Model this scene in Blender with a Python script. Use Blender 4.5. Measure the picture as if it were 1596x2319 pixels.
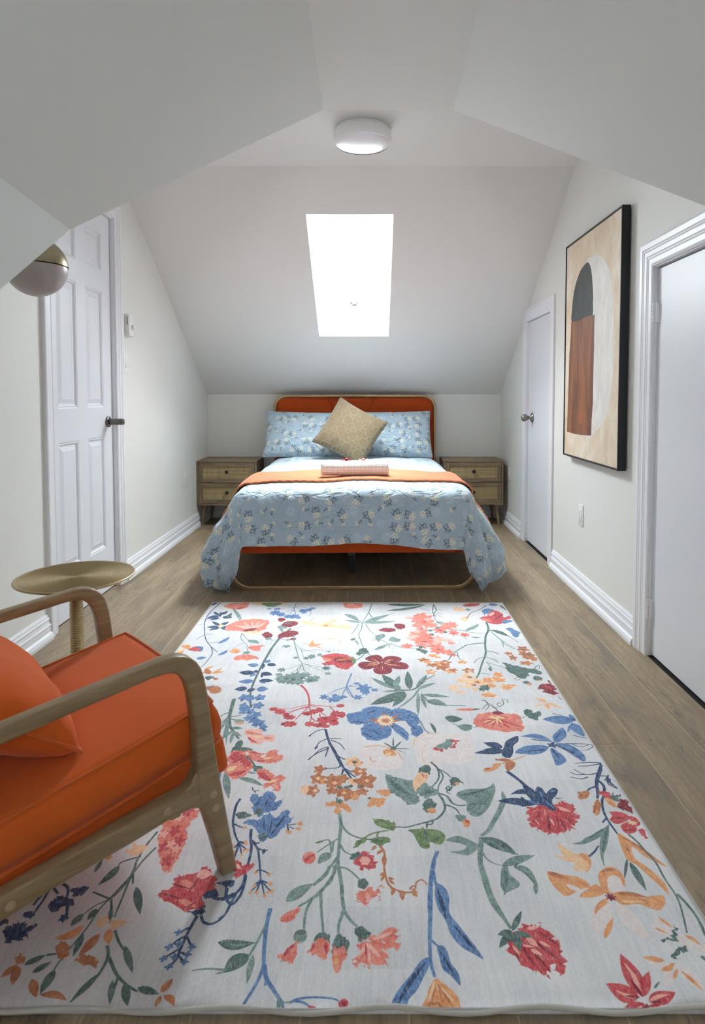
import bpy, bmesh, math, random
import numpy as np
from mathutils import Vector, Matrix, noise, geometry
for o in list(bpy.data.objects): bpy.data.objects.remove(o)
scn = bpy.context.scene
COL = scn.collection
R = math.radians
def lin(c):
    return tuple(((v / 255 / 12.92) if v / 255 <= .04045 else ((v / 255 + .055) / 1.055) ** 2.4) for v in c) + (1,)
# ------------------------------------------------------------------ camera, daylight, exposure
cd = bpy.data.cameras.new('camera'); cam = bpy.data.objects.new('camera', cd); COL.objects.link(cam)
cam.location = (0, 0, 1.08); cam.rotation_euler = (R(90 - 2.62), 0, 0)
cd.sensor_fit = 'HORIZONTAL'; cd.sensor_width = 36; cd.lens = 1390 / 1596 * 36
cd.shift_x = -40 / 1596; cd.shift_y = -(1159.5 - 960.6) / 1596
cd.clip_start = .02
cd.dof.use_dof = True; cd.dof.focus_distance = 3.9; cd.dof.aperture_fstop = 10
scn.camera = cam
scn.view_settings.view_transform = 'Standard'; scn.view_settings.look = 'None'
scn.view_settings.gamma = 1; scn.view_settings.use_curve_mapping = False
scn.view_settings.exposure = 0.1
cy = scn.cycles
cy.max_bounces = 14; cy.diffuse_bounces = 10; cy.glossy_bounces = 4; cy.transmission_bounces = 4; cy.transparent_max_bounces = 8
cy.caustics_reflective = False; cy.caustics_refractive = False
cy.sample_clamp_indirect = 8
SKY = 120.0            # bright overcast sky seen through the skylight
wd = bpy.data.worlds.new('sky'); scn.world = wd; wd.use_nodes = True
bg = wd.node_tree.nodes['Background']; bg.inputs[0].default_value = (.885, .96, 1.0, 1); 
_t = wd.node_tree; _g = _t.nodes.new('ShaderNodeTexCoord'); _s = _t.nodes.new('ShaderNodeVectorMath'); _s.operation = 'DOT_PRODUCT'
_t.links.new(_g.outputs['Generated'], _s.inputs[0]); _s.inputs[1].default_value = (0, .33, .944)      # hazy sun behind cloud
_p = _t.nodes.new('ShaderNodeMath'); _p.operation = 'POWER'; _q = _t.nodes.new('ShaderNodeMath'); _q.operation = 'MAXIMUM'; _q.inputs[1].default_value = 0
_t.links.new(_s.outputs['Value'], _q.inputs[0]); _t.links.new(_q.outputs[0], _p.inputs[0]); _p.inputs[1].default_value = 7
_m = _t.nodes.new('ShaderNodeMath'); _m.operation = 'MULTIPLY_ADD'; _t.links.new(_p.outputs[0], _m.inputs[0]); _m.inputs[1].default_value = SKY * .85; _m.inputs[2].default_value = SKY * .42
_t.links.new(_m.outputs[0], bg.inputs[1])          # overcast dome, brightest overhead
SKY_X0, SKY_X1, SKY_YT, SKY_YB = -.392, .142, 3.80, 4.765    # skylight opening on the slope
KNEE_Y, KNEE_Z, M_SL = 5.43, 1.095, .67                      # back knee wall and roof pitch
XL, XR, ZC = -1.435, 1.153, 2.375
pl = bpy.data.lights.new('skylight_portal', 'AREA'); pl.shape = 'RECTANGLE'; pl.size = .56; pl.size_y = 1.25
pl.cycles.is_portal = True
po = bpy.data.objects.new('skylight_portal', pl); COL.objects.link(po)
nrm = Vector((0, M_SL, 1)).normalized()
po.location = Vector(((SKY_X0 + SKY_X1) / 2, 4.30, KNEE_Z + M_SL * (KNEE_Y - 4.30))) + nrm * .27
po.rotation_euler = (-nrm).to_track_quat('-Z', 'Y').to_euler()

# ------------------------------------------------------------------ helpers
def tag(o, label=None, cat=None, group=None, kind=None):
    if label: o['label'] = label
    if cat: o['category'] = cat
    if group: o['group'] = group
    if kind: o['kind'] = kind
    return o
def empty(name, loc=(0, 0, 0), rz=0.0, label=None, cat=None, group=None):
    o = bpy.data.objects.new(name, None); COL.objects.link(o); o.location = loc; o.rotation_euler = (0, 0, rz)
    o.empty_display_size = .05
    return tag(o, label, cat, group)
def obj(name, bm, mats=None, parent=None, smooth=False, auto=None, kind=None):
    me = bpy.data.meshes.new(name)
    if isinstance(bm, tuple):
        me.from_pydata(bm[0], [], bm[1])
    else:
        bm.to_mesh(me); bm.free()
    if mats is not None:
        for m in (mats if isinstance(mats, (list, tuple)) else [mats]): me.materials.append(m)
    if smooth or auto:
        me.polygons.foreach_set('use_smooth', [True] * len(me.polygons))
    if auto:
        me.set_sharp_from_angle(angle=R(auto))
    o = bpy.data.objects.new(name, me); COL.objects.link(o)
    if parent: o.parent = parent
    if kind: o['kind'] = kind
    return o
def copy_tree(o, parent=None):
    c = o.copy(); COL.objects.link(c); c.parent = parent
    for ch in list(o.children): copy_tree(ch, c)
    return c
def box(bm, x0, x1, y0, y1, z0, z1, bev=0, mi=0, seg=2):
    v = [bm.verts.new((x, y, z)) for x in (x0, x1) for y in (y0, y1) for z in (z0, z1)]
    fs = [bm.faces.new([v[i] for i in q]) for q in ((0, 1, 3, 2), (4, 6, 7, 5), (0, 4, 5, 1), (2, 3, 7, 6), (0, 2, 6, 4), (1, 5, 7, 3))]
    for f in fs: f.material_index = mi
    if bev:
        es = list({e for f in fs for e in f.edges})
        r = bmesh.ops.bevel(bm, geom=es, offset=bev, segments=seg, affect='EDGES', profile=.5)
        for f in r['faces']: f.material_index = mi
    return v
def nbox(*a, **k):
    bm = bmesh.new(); box(bm, *a, **k); return bm
def prism(bm, pts, off, mi=0, bev=0):
    """closed polygon pts (3D) extruded by vector off"""
    off = Vector(off)
    a = [bm.verts.new(p) for p in pts]; b = [bm.verts.new(Vector(p) + off) for p in pts]
    fs = [bm.faces.new(a[::-1]), bm.faces.new(b)]
    n = len(pts)
    for i in range(n): fs.append(bm.faces.new((a[i], a[(i + 1) % n], b[(i + 1) % n], b[i])))
    for f in fs: f.material_index = mi
    bmesh.ops.recalc_face_normals(bm, faces=fs)
    if bev:
        es = list({e for f in fs[:2] for e in f.edges})
        r = bmesh.ops.bevel(bm, geom=es, offset=bev, segments=3, affect='EDGES', profile=.5)
        for f in r['faces']: f.material_index = mi
    return fs
def tube(bm, pts, r, n=12, closed=False, sq=None, cap=True, mi=0):
    """sweep a circle (or a rounded rectangle sq=(a,b)) along pts; r may be a list"""
    pts = [Vector(p) for p in pts]; N = len(pts); rings = []
    up = None
    for i, p in enumerate(pts):
        if closed: t = pts[(i + 1) % N] - pts[i - 1]
        else: t = pts[min(i + 1, N - 1)] - pts[max(i - 1, 0)]
        t.normalize()
        if up is None:
            up = Vector((0, 0, 1)) if abs(t.z) < .9 else Vector((0, 1, 0))
        up = (up - t * up.dot(t)).normalized(); sd = t.cross(up)
        rr = r[i] if isinstance(r, (list, tuple)) else r
        ring = []
        for k in range(n):
            a = 2 * math.pi * k / n; c, s = math.cos(a), math.sin(a)
            if sq:
                e = .35; c = math.copysign(abs(c) ** e, c) * sq[0]; s = math.copysign(abs(s) ** e, s) * sq[1]
            ring.append(bm.verts.new(p + (sd * c + up * s) * rr))
        rings.append(ring)
    for i in range(N if closed else N - 1):
        A, B = rings[i], rings[(i + 1) % N]
        for k in range(n):
            f = bm.faces.new((A[k], A[(k + 1) % n], B[(k + 1) % n], B[k])); f.material_index = mi
    if cap and not closed:
        bm.faces.new(rings[0][::-1]).material_index = mi; bm.faces.new(rings[-1]).material_index = mi
def ntube(*a, **k):
    bm = bmesh.new(); tube(bm, *a, **k); return bm
def lathe(bm, prof, n=40, M=None, cap=True):
    """prof = [(radius, z)] turned round z"""
    M = M or Matrix(); rings = []
    for r, z in prof:
        if r < 1e-6: rings.append([bm.verts.new(M @ Vector((0, 0, z)))])
        else: rings.append([bm.verts.new(M @ Vector((r * math.cos(2 * math.pi * k / n), r * math.sin(2 * math.pi * k / n), z))) for k in range(n)])
    for A, B in zip(rings, rings[1:]):
        for k in range(n):
            a = [A[0]] if len(A) == 1 else [A[k], A[(k + 1) % n]]
            b = [B[0]] if len(B) == 1 else [B[(k + 1) % n], B[k]]
            if len(a) + len(b) > 2: bm.faces.new(a + b)
    if cap:
        if len(rings[0]) > 1: bm.faces.new(rings[0][::-1])
        if len(rings[-1]) > 1: bm.faces.new(rings[-1])
    bmesh.ops.recalc_face_normals(bm, faces=bm.faces)
def nlathe(*a, **k):
    bm = bmesh.new(); lathe(bm, *a, **k); return bm
def smooth(e0, e1, x):
    t = max(0, min(1, (x - e0) / (e1 - e0))); return t * t * (3 - 2 * t)
def catmull(P, closed, n=6):
    P = [Vector(p) for p in P]; N = len(P); o = []
    for i in range(N if closed else N - 1):
        p1, p2 = P[i], P[(i + 1) % N]
        p0 = P[i - 1] if (closed or i > 0) else p1
        p3 = P[(i + 2) % N] if (closed or i + 2 < N) else p2
        for k in range(n):
            t = k / n
            o.append(.5 * (2 * p1 + (p2 - p0) * t + (2 * p0 - 5 * p1 + 4 * p2 - p3) * t * t + (3 * p1 - p0 - 3 * p2 + p3) * t ** 3))
    if not closed: o.append(P[-1])
    return o

# ------------------------------------------------------------------ materials
class NT:
    def __init__(s, name):
        s.m = bpy.data.materials.new(name); s.m.use_nodes = True; s.t = s.m.node_tree
        s.b = s.t.nodes['Principled BSDF']
    def n(s, ty, inp=None, **kw):
        x = s.t.nodes.new(ty)
        for k, v in kw.items(): setattr(x, k, v)
        for k, v in (inp or {}).items(): s.set(x.inputs[k], v)
        return x
    def set(s, sock, v):
        if isinstance(v, bpy.types.NodeSocket): s.t.links.new(v, sock)
        elif v is not None:
            if sock.type == 'RGBA' and len(v) == 3: v = tuple(v) + (1,)
            sock.default_value = v
    def ma(s, op, a, b=0.0, c=None, clamp=False):
        x = s.n('ShaderNodeMath', operation=op, use_clamp=clamp); s.set(x.inputs[0], a); s.set(x.inputs[1], b)
        if c is not None: s.set(x.inputs[2], c)
        return x.outputs[0]
    def mix(s, f, a, b, mode='MIX'):
        x = s.n('ShaderNodeMix', data_type='RGBA', blend_type=mode); s.set(x.inputs[0], f); s.set(x.inputs[6], a); s.set(x.inputs[7], b)
        return x.outputs[2]
    def co(s, which='Object'): return s.n('ShaderNodeTexCoord').outputs[which]
    def mp(s, v, scale=(1, 1, 1), rot=(0, 0, 0), loc=(0, 0, 0)):
        return s.n('ShaderNodeMapping', {'Vector': v, 'Scale': scale, 'Rotation': rot, 'Location': loc}).outputs[0]
    def noise(s, v, scale, detail=3, rough=.5, dist=0, dim='3D'):
        return s.n('ShaderNodeTexNoise', {'Vector': v, 'Scale': scale, 'Detail': detail, 'Roughness': rough, 'Distortion': dist}, noise_dimensions=dim).outputs[0]
    def ramp(s, f, *st):
        x = s.n('ShaderNodeValToRGB', {'Fac': f}); e = x.color_ramp.elements
        while len(e) < len(st): e.new(.5)
        for el, (p, c) in zip(e, st): el.position = p; el.color = c if len(c) == 4 else tuple(c) + (1,)
        return x.outputs[0]
    def step(s, v, e0, e1, o0=0.0, o1=1.0):
        return s.n('ShaderNodeMapRange', {'Value': v, 'From Min': e0, 'From Max': e1, 'To Min': o0, 'To Max': o1}, clamp=True, interpolation_type='SMOOTHSTEP').outputs[0]
    def bump(s, h, st=.3, d=.01):
        x = s.n('ShaderNodeBump', {'Height': h, 'Strength': st, 'Distance': d}); s.set(s.b.inputs['Normal'], x.outputs[0]); return x
    def done(s, col=None, rough=.5, metal=0, spec=.5, **kw):
        if col is not None: s.set(s.b.inputs['Base Color'], col)
        s.set(s.b.inputs['Roughness'], rough); s.set(s.b.inputs['Metallic'], metal); s.set(s.b.inputs['Specular IOR Level'], spec)
        for k, v in kw.items(): s.set(s.b.inputs[k.replace('_', ' ')], v)
        return s.m
def paint(name, c, rough=.6, var=.02, bscale=180, bst=.05):
    n = NT(name); v = n.co(); a = n.noise(v, 2.2, 4); k = lin(c)
    col = n.mix(a, tuple(x * (1 - var) for x in k[:3]), tuple(min(1, x * (1 + var)) for x in k[:3]))
    n.bump(n.noise(v, bscale, 3), bst, .002)
    return n.done(col, rough, spec=.35)
def metal(name, c, rough=.3, m=1.0, scale=400):
    n = NT(name); v = n.co(); f = n.noise(v, scale, 2)
    return n.done(lin(c), n.step(f, .2, .8, rough * .85, rough * 1.2), m)
MWALL = paint('wall_paint', (228, 228, 224)); MCEIL = paint('ceiling_paint', (221, 222, 220), .8)
MTRIM = paint('trim_paint', (233, 234, 238), .35, .01, 90, .03); MDOOR = paint('door_paint', (226, 228, 234), .38, .015, 60, .05)
MSHAFT = paint('skylight_shaft_paint', (240, 240, 240), .6)
MPLAST = paint('white_plastic', (235, 235, 235), .3, .005, 40, 0)
MNICK = metal('brushed_nickel', (150, 145, 138), .32); MDKNICK = metal('dark_nickel', (105, 102, 98), .38)
MBRASS = metal('antique_brass', (150, 139, 112), .30, .9); MGOLD = metal('gold_tube_lacquer', (170, 145, 108), .38, .85)
MDARK = paint('dark_gap_shade', (25, 24, 24), .9); MBLKMET = paint('black_powder_coat', (35, 38, 44), .5, .02, 200)
def wood(name, a, b, sc=(6, 60, 60), rough=.45, dark=None, spec=.4):
    n = NT(name); v = n.mp(n.co(), sc)
    g = n.noise(v, 1.0, 6, .62, .6); h = n.noise(n.mp(n.co(), tuple(s * 3.5 for s in sc)), 1.0, 3, .7)
    f = n.ma('ADD', n.ma('MULTIPLY', g, .75), n.ma('MULTIPLY', h, .25))
    col = n.ramp(f, (.32, lin(dark or a)), (.47, lin(a)), (.62, lin(b)))
    n.bump(f, .12, .002)
    return n.done(col, rough, spec=spec)
MCHAIR = wood('chair_ash_wood', (136, 114, 84), (156, 133, 100), (3, 34, 34), .36, (118, 96, 68))
MNS = wood('nightstand_oak', (124, 105, 82), (150, 129, 102), (4, 70, 45), .5, (98, 82, 62))
MNSV = wood('nightstand_oak_upright', (122, 103, 80), (148, 127, 100), (60, 60, 4), .5, (96, 80, 60))
def fabric(name, c, var=.12, weave=900, rough=.9, st=.25, sheen=.25):
    n = NT(name); v = n.co(); a = n.noise(v, 9, 4, .6); f = n.noise(v, weave, 2, .6); k = lin(c)[:3]
    x = n.ma('ADD', n.ma('MULTIPLY', a, .4), n.ma('MULTIPLY', f, .6))
    col = n.mix(x, tuple(q * (1 - var * 2) for q in k), tuple(q * (1 + var * 2) for q in k))
    n.bump(f, st, .001)
    return n.done(col, rough, spec=.15, Sheen_Weight=sheen, Sheen_Roughness=.5)
MORANGE = fabric('orange_upholstery', (196, 87, 33), .09, sheen=.1); MORPIPE = fabric('orange_piping', (192, 84, 28))
MVELVET = fabric('rust_velvet', (162, 62, 16), .06, 500, .85, .1, .15)

# ------------------------------------------------------------------ floor
def floor_mat():
    n = NT('oak_planks'); W = .1897; LEN = 1.55
    s = n.n('ShaderNodeSeparateXYZ', {0: n.co()}); X, Y = s.outputs[0], s.outputs[1]
    px = n.ma('DIVIDE', n.ma('SUBTRACT', X, .068 - 20 * W), W); ix = n.ma('FLOOR', px); fx = n.ma('FRACT', px)
    wn = n.n('ShaderNodeTexWhiteNoise', {'W': ix}, noise_dimensions='1D').outputs[0]
    py = n.ma('ADD', n.ma('DIVIDE', Y, LEN), n.ma('MULTIPLY', wn, 7.3)); iy = n.ma('FLOOR', py); fy = n.ma('FRACT', py)
    idn = n.ma('ADD', n.ma('MULTIPLY', ix, 17.31), n.ma('MULTIPLY', iy, 5.77))
    rnd = n.n('ShaderNodeTexWhiteNoise', {'W': idn}, noise_dimensions='1D').outputs[0]
    vv = n.n('ShaderNodeCombineXYZ', {0: X, 1: Y, 2: n.ma('MULTIPLY', idn, 1.7)}).outputs[0]
    warp = n.noise(n.mp(vv, (2.2, 1.1, 1)), 1.4, 3)
    rings = n.ma('SINE', n.ma('MULTIPLY', n.ma('ADD', n.ma('MULTIPLY', X, .55), n.ma('MULTIPLY', warp, .42)), 330.0))
    fine = n.noise(n.mp(vv, (150, 5, 1)), 1.0, 4, .7); mid = n.noise(n.mp(vv, (14, 1.6, 1)), 1.0, 4, .6, .5)
    cloud = n.noise(n.mp(vv, (7, 2.4, 1)), 1.0, 3, .55, .8)
    base = n.ramp(mid, (.34, lin((122, 103, 80))), (.5, lin((146, 126, 101))), (.66, lin((166, 146, 118))))
    base = n.mix(n.step(rnd, 0, 1, 0, .5), base, lin((150, 134, 114)))
    base = n.mix(n.ma('MULTIPLY', n.step(fine, .38, .62), .36), base, lin((108, 92, 74)))
    base = n.mix(n.ma('MULTIPLY', n.step(rings, .3, 1), .2), base, lin((110, 94, 77)))
    base = n.mix(n.ma('MULTIPLY', n.step(cloud, .52, .70), .6), base, lin((106, 97, 88)))
    crack = n.noise(n.mp(vv, (16, 2.3, 1)), 1.3, 5, .62, 1.4)
    ck = n.ma('SUBTRACT', 1.0, n.step(n.ma('ABSOLUTE', n.ma('SUBTRACT', crack, .5)), .0, .018))
    msk = n.step(n.noise(n.mp(vv, (4, 2.0, 1)), 1.3, 2), .50, .58)
    base = n.mix(n.ma('MULTIPLY', n.ma('MULTIPLY', ck, msk), .7), base, lin((78, 74, 72)))
    edge = n.ma('MINIMUM', fx, n.ma('SUBTRACT', 1.0, fx)); e1 = n.step(edge, .004, .010, 1, 0)
    base = n.mix(n.ma('MULTIPLY', e1, .75), base, lin((182, 164, 138)))  # beige bevel highlight painted along the long plank edges
    endd = n.ma('MINIMUM', fy, n.ma('SUBTRACT', 1.0, fy)); e2 = n.step(endd, .0006, .0014, 1, 0)
    base = n.mix(n.ma('MULTIPLY', e2, .6), base, lin((92, 80, 66)))
    n.bump(n.ma('SUBTRACT', n.ma('MULTIPLY', fine, .3), n.ma('ADD', e1, e2)), .25, .001)
    return n.done(base, n.step(mid, .2, .8, .42, .55), spec=.4)
obj('floor', nbox(-1.7, 1.4, -1.2, 5.7, -.1, 0), floor_mat(), kind='structure')

# ------------------------------------------------------------------ walls
def side_wall(name, x, sgn, openings, y0=-1.1, y1=5.53, ztop=2.6):
    """face at x, body going outwards (sgn); openings 6 cm deep with a solid back"""
    bm = bmesh.new(); ys = sorted({y0, y1} | {v for o in openings for v in o[:2]})
    for a, b in zip(ys, ys[1:]):
        zt = 0
        for o in openings:
            if o[0] <= a and b <= o[1]: zt = o[2]
        box(bm, *sorted((x, x + sgn * .055)), a, b, zt, ztop)
    box(bm, *sorted((x + sgn * .055, x + sgn * .14)), y0, y1, -.05, ztop)
    bmesh.ops.remove_doubles(bm, verts=bm.verts, dist=1e-5)
    return obj(name, bm, MWALL, kind='structure')
D1 = (2.765, 3.465, 2.07); D2 = (3.93, 4.53, 1.63); D3 = (1.83, 2.51, 1.605)
side_wall('wall_left', XL, -1, [D1]); side_wall('wall_right', XR, 1, [D2, D3])
obj('wall_back', nbox(XL - .1, XR + .1, KNEE_Y, KNEE_Y + .12, -.05, KNEE_Z + .02), MWALL, kind='structure')
# back slope with the skylight hole
def slz(y): return KNEE_Z + M_SL * (KNEE_Y - y)
YCR = KNEE_Y - (ZC - KNEE_Z) / M_SL
bm = bmesh.new(); xs = [XL - .05, SKY_X0, SKY_X1, XR + .05]; yy = [YCR, SKY_YT, SKY_YB, KNEE_Y + .1]
for i in range(3):
    for j in range(3):
        if i == 1 and j == 1: continue
        prism(bm, [(xs[i], yy[j], slz(yy[j])), (xs[i + 1], yy[j], slz(yy[j])), (xs[i + 1], yy[j + 1], slz(yy[j + 1])), (xs[i], yy[j + 1], slz(yy[j + 1]))], nrm * .06)
bmesh.ops.remove_doubles(bm, verts=bm.verts, dist=1e-5)
obj('ceiling_slope', bm, MCEIL, kind='structure')
# skylight shaft: side cheeks, plumb sill, level head
DS = .205
def up_n(y, d): return Vector((0, y, slz(y))) + nrm * d
yb_top = 4.765; zb_top = slz(yb_top) + DS * math.hypot(1, M_SL)      # plumb sill meets the frame plane
zt = slz(SKY_YT); yt = None
for k in range(2000):                                              # level head runs back to the frame plane
    p = up_n(SKY_YT - .3 + k * .0005, DS)
    if p.z <= zt + .08: yt = p.y; zt2 = p.z; break
A = (SKY_YT, slz(SKY_YT)); B = (yt, zt2); Cc = (yb_top, zb_top); Dd = (SKY_YB, slz(SKY_YB))
def sh_panel(x0, x1, p, q, off):
    bm = bmesh.new(); prism(bm, [(x0, *p), (x1, *p), (x1, *q), (x0, *q)], off); return bm
sh = bmesh.new()
e_ = (nrm.y * .05, nrm.z * .05)
for x, s in ((SKY_X0 - .001, -1), (SKY_X1 + .001, 1)): prism(sh, [(x, A[0] + e_[0], A[1] + e_[1]), (x, *B), (x, *Cc), (x, Dd[0] + e_[0], Dd[1] + e_[1])], (s * .04, 0, 0))
prism(sh, [(SKY_X0 - .0008, *A), (SKY_X1 + .0008, *A), (SKY_X1 + .0008, *B), (SKY_X0 - .0008, *B)], (0, -.02, .04))
prism(sh, [(SKY_X0 - .0008, *Dd), (SKY_X1 + .0008, *Dd), (SKY_X1 + .0008, *Cc), (SKY_X0 - .0008, *Cc)], (0, .04, 0))
win = obj('window_1', sh, MSHAFT, kind='structure')
# roof window frame, pane and latch
def fr(bm, u0, u1, s0, s1, d0, d1):      # s = distance measured along Y on the frame plane
    P = [up_n(s0, DS + d0), up_n(s1, DS + d0)]
    prism(bm, [(u0, P[0].y, P[0].z), (u1, P[0].y, P[0].z), (u1, P[1].y, P[1].z), (u0, P[1].y, P[1].z)], nrm * (d1 - d0))
sT = yt - nrm.y * DS - .0; sB = yb_top - nrm.y * DS
bm = bmesh.new()
fr(bm, SKY_X0 - .04, SKY_X0 + .022, sT - .04, sB + .04, 0, .06); fr(bm, SKY_X1 - .022, SKY_X1 + .04, sT - .04, sB + .04, 0, .06)
fr(bm, SKY_X0 + .022, SKY_X1 - .022, sT - .04, sT + .02, 0, .06); fr(bm, SKY_X0 + .022, SKY_X1 - .022, sB - .035, sB + .04, 0, .06)
obj('window_frame', bm, MSHAFT, win, kind=None)
g = NT('window_glass'); tr = g.n('ShaderNodeBsdfTransparent', {'Color': (.97, .98, .98, 1)}); gl = g.n('ShaderNodeBsdfGlossy', {'Roughness': .02})
ms = g.n('ShaderNodeMixShader', {0: .05, 1: tr.outputs[0], 2: gl.outputs[0]}); g.t.links.new(ms.outputs[0], g.t.nodes['Material Output'].inputs[0])
bm = bmesh.new(); fr(bm, SKY_X0, SKY_X1, sT, sB, .03, .036); obj('pane', bm, g.m, win)
bm = bmesh.new(); c = up_n(sB - .03, DS - .012); xm = (SKY_X0 + SKY_X1) / 2
box(bm, xm - .03, xm + .03, c.y - .012, c.y + .012, c.z - .012, c.z + .008, .004)
box(bm, xm - .012, xm + .022, c.y - .02, c.y - .01, c.z - .03, c.z - .006, .003)
tag(obj('window_latch', bm, MNICK, win, auto=30), 'small metal latch')
# flat ceiling
YP0 = 2.767; P0 = 2.34 - M_SL * YP0
def pz(y): return P0 + M_SL * y
YPF = (ZC - P0) / M_SL
obj('ceiling', nbox(XL - .05, XR + .05, YPF - .0, YCR + .03, ZC, ZC + .08), MCEIL, kind='structure')
# near roof slope, cut by the dormer vault
YK = .10; CL, CR_ = -.712, .93
VL = (CL, 1.476); VR = (CR_, 1.50); TL = (-.208, YP0); TR = (.367, YP0)
bm = bmesh.new()
def pp(x, y): return (x, y, pz(y))
for poly in ([(XL - .05, YK - .1), (CL - .02, YK - .1), (CL - .02, VL[1]), VL, TL, (-.208, YPF), (XL - .05, YPF)], [(XR + .05, YK - .1), (XR + .05, YPF), (.367, YPF), TR, VR, (CR_ + .02, VR[1]), (CR_ + .02, YK - .1)], [TL, TR, (.367, YPF), (-.208, YPF)]):
    prism(bm, [pp(*q) for q in poly], (0, 0, .10))
obj('ceiling_near_slope', bm, MCEIL, kind='structure')
# dormer vault: collar, two rakes, cheeks
YD = -1.05; bm = bmesh.new(); ZD = 2.34; ZVL = pz(VL[1]); ZVR = pz(VR[1]); TILT = .092
def zt_(z, y0, y=YD): return z + TILT * (y0 - y)
prism(bm, [(TL[0], YD, zt_(ZD, YP0)), (TR[0], YD, zt_(ZD, YP0)), (TR[0], YP0, ZD), (TL[0], YP0, ZD)], (0, 0, .08))
prism(bm, [(TL[0], YD, zt_(ZD, YP0)), (TL[0], YP0, ZD), (CL, VL[1], ZVL), (CL, YD, zt_(ZVL, VL[1]))], (-.06, 0, .04))
prism(bm, [(TR[0], YD, zt_(ZD, YP0)), (TR[0], YP0, ZD), (CR_, VR[1], ZVR), (CR_, YD, zt_(ZVR, VR[1]))], (.06, 0, .04))
obj('ceiling_dormer', bm, MCEIL, kind='structure')
for nm, x, s, V, zv in (('wall_dormer_left', CL, -1, VL, ZVL), ('wall_dormer_right', CR_, 1, VR, ZVR)):
    bm = bmesh.new()
    prism(bm, [(x, V[1], zv), (x, YK, pz(YK)), (x, YK, 0), (x, YD, 0), (x, YD, zt_(zv, V[1]))], (s * .05, 0, 0))
    obj(nm, bm, MCEIL, kind='structure')
    bm = bmesh.new(); xo = XL - .05 if s < 0 else XR + .05
    box(bm, *sorted((x, xo)), YK - .08, YK, 0, pz(YK) + .05); obj(nm + '_knee', bm, MWALL, kind='structure')
WX0, WX1, WZ0, WZ1 = -.06, .32, 1.35, 1.78            # unseen gable window behind the camera, added for fill light
bm = bmesh.new(); box(bm, -.9, WX0, YD - .08, YD, 0, 2.8); box(bm, WX1, 1.1, YD - .08, YD, 0, 2.8); box(bm, WX0, WX1, YD - .08, YD, 0, WZ0); box(bm, WX0, WX1, YD - .08, YD, WZ1, 2.8)
obj('wall_front', bm, MWALL, kind='structure')
bm = bmesh.new()
for q in ((WX0 - .05, WX0, WZ0 - .05, WZ1 + .05), (WX1, WX1 + .05, WZ0 - .05, WZ1 + .05), (WX0, WX1, WZ0 - .05, WZ0), (WX0, WX1, WZ1, WZ1 + .05)): box(bm, q[0], q[1], YD, YD + .015, q[2], q[3])
w2 = obj('added_fill_window', bm, MTRIM, kind='structure')
bm = bmesh.new()
for q in ((WX0, WX0 + .03, WZ0, WZ1), (WX1 - .03, WX1, WZ0, WZ1), (WX0, WX1, WZ0, WZ0 + .03), (WX0, WX1, WZ1 - .03, WZ1)): box(bm, q[0], q[1], YD - .06, YD - .02, q[2], q[3])
obj('window_frame', bm, MTRIM, w2); obj('pane', nbox(WX0, WX1, YD - .045, YD - .041, WZ0, WZ1), g.m, w2)  # frame and pane of the added fill window
pl2 = bpy.data.lights.new('fill_window_portal', 'AREA'); pl2.shape = 'RECTANGLE'; pl2.size = WX1 - WX0; pl2.size_y = WZ1 - WZ0; pl2.cycles.is_portal = True
po2 = bpy.data.objects.new('fill_window_portal', pl2); COL.objects.link(po2); po2.location = ((WX0 + WX1) / 2, YD - .10, (WZ0 + WZ1) / 2); po2.rotation_euler = (R(90), 0, R(180))


# ------------------------------------------------------------------ trim
PB = [(0, 0), (.027, 0), (.027, .014), (.022, .027), (.014, .034), (.014, .060), (.017, .064), (.012, .072), (.009, .088), (.013, .092), (.008, .101), (.008, .106), (.003, .115), (0, .115)]
def baseboard(bm, x, s, y0, y1):
    """profile run along Y at wall face x, projecting in direction s"""
    a = [bm.verts.new((x + s * d, y0, z)) for d, z in PB]; b = [bm.verts.new((x + s * d, y1, z)) for d, z in PB]
    n = len(PB)
    for i in range(n): bm.faces.new((a[i], a[(i + 1) % n], b[(i + 1) % n], b[i]))
    bm.faces.new(a[::-1]); bm.faces.new(b); bmesh.ops.recalc_face_normals(bm, faces=bm.faces)
CW = .075
bm = bmesh.new(); baseboard(bm, XL, 1, YK, D1[0] - CW); baseboard(bm, XL, 1, D1[1] + CW, KNEE_Y); obj('baseboard_left', bm, MTRIM, kind='structure')
bm = bmesh.new(); baseboard(bm, XR, -1, D3[1] + .105, D2[0] - .10); baseboard(bm, XR, -1, D2[1] + .08, KNEE_Y); baseboard(bm, XR, -1, YK, D3[0] - .10); obj('baseboard_right', bm, MTRIM, kind='structure')
bm = bmesh.new(); a = [bm.verts.new((XL, KNEE_Y - d, z)) for d, z in PB]; b = [bm.verts.new((XR, KNEE_Y - d, z)) for d, z in PB]
for i in range(len(PB)): bm.faces.new((a[i], a[(i + 1) % len(PB)], b[(i + 1) % len(PB)], b[i]))
bmesh.ops.recalc_face_normals(bm, faces=bm.faces); obj('baseboard_back', bm, MTRIM, kind='structure')
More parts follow.
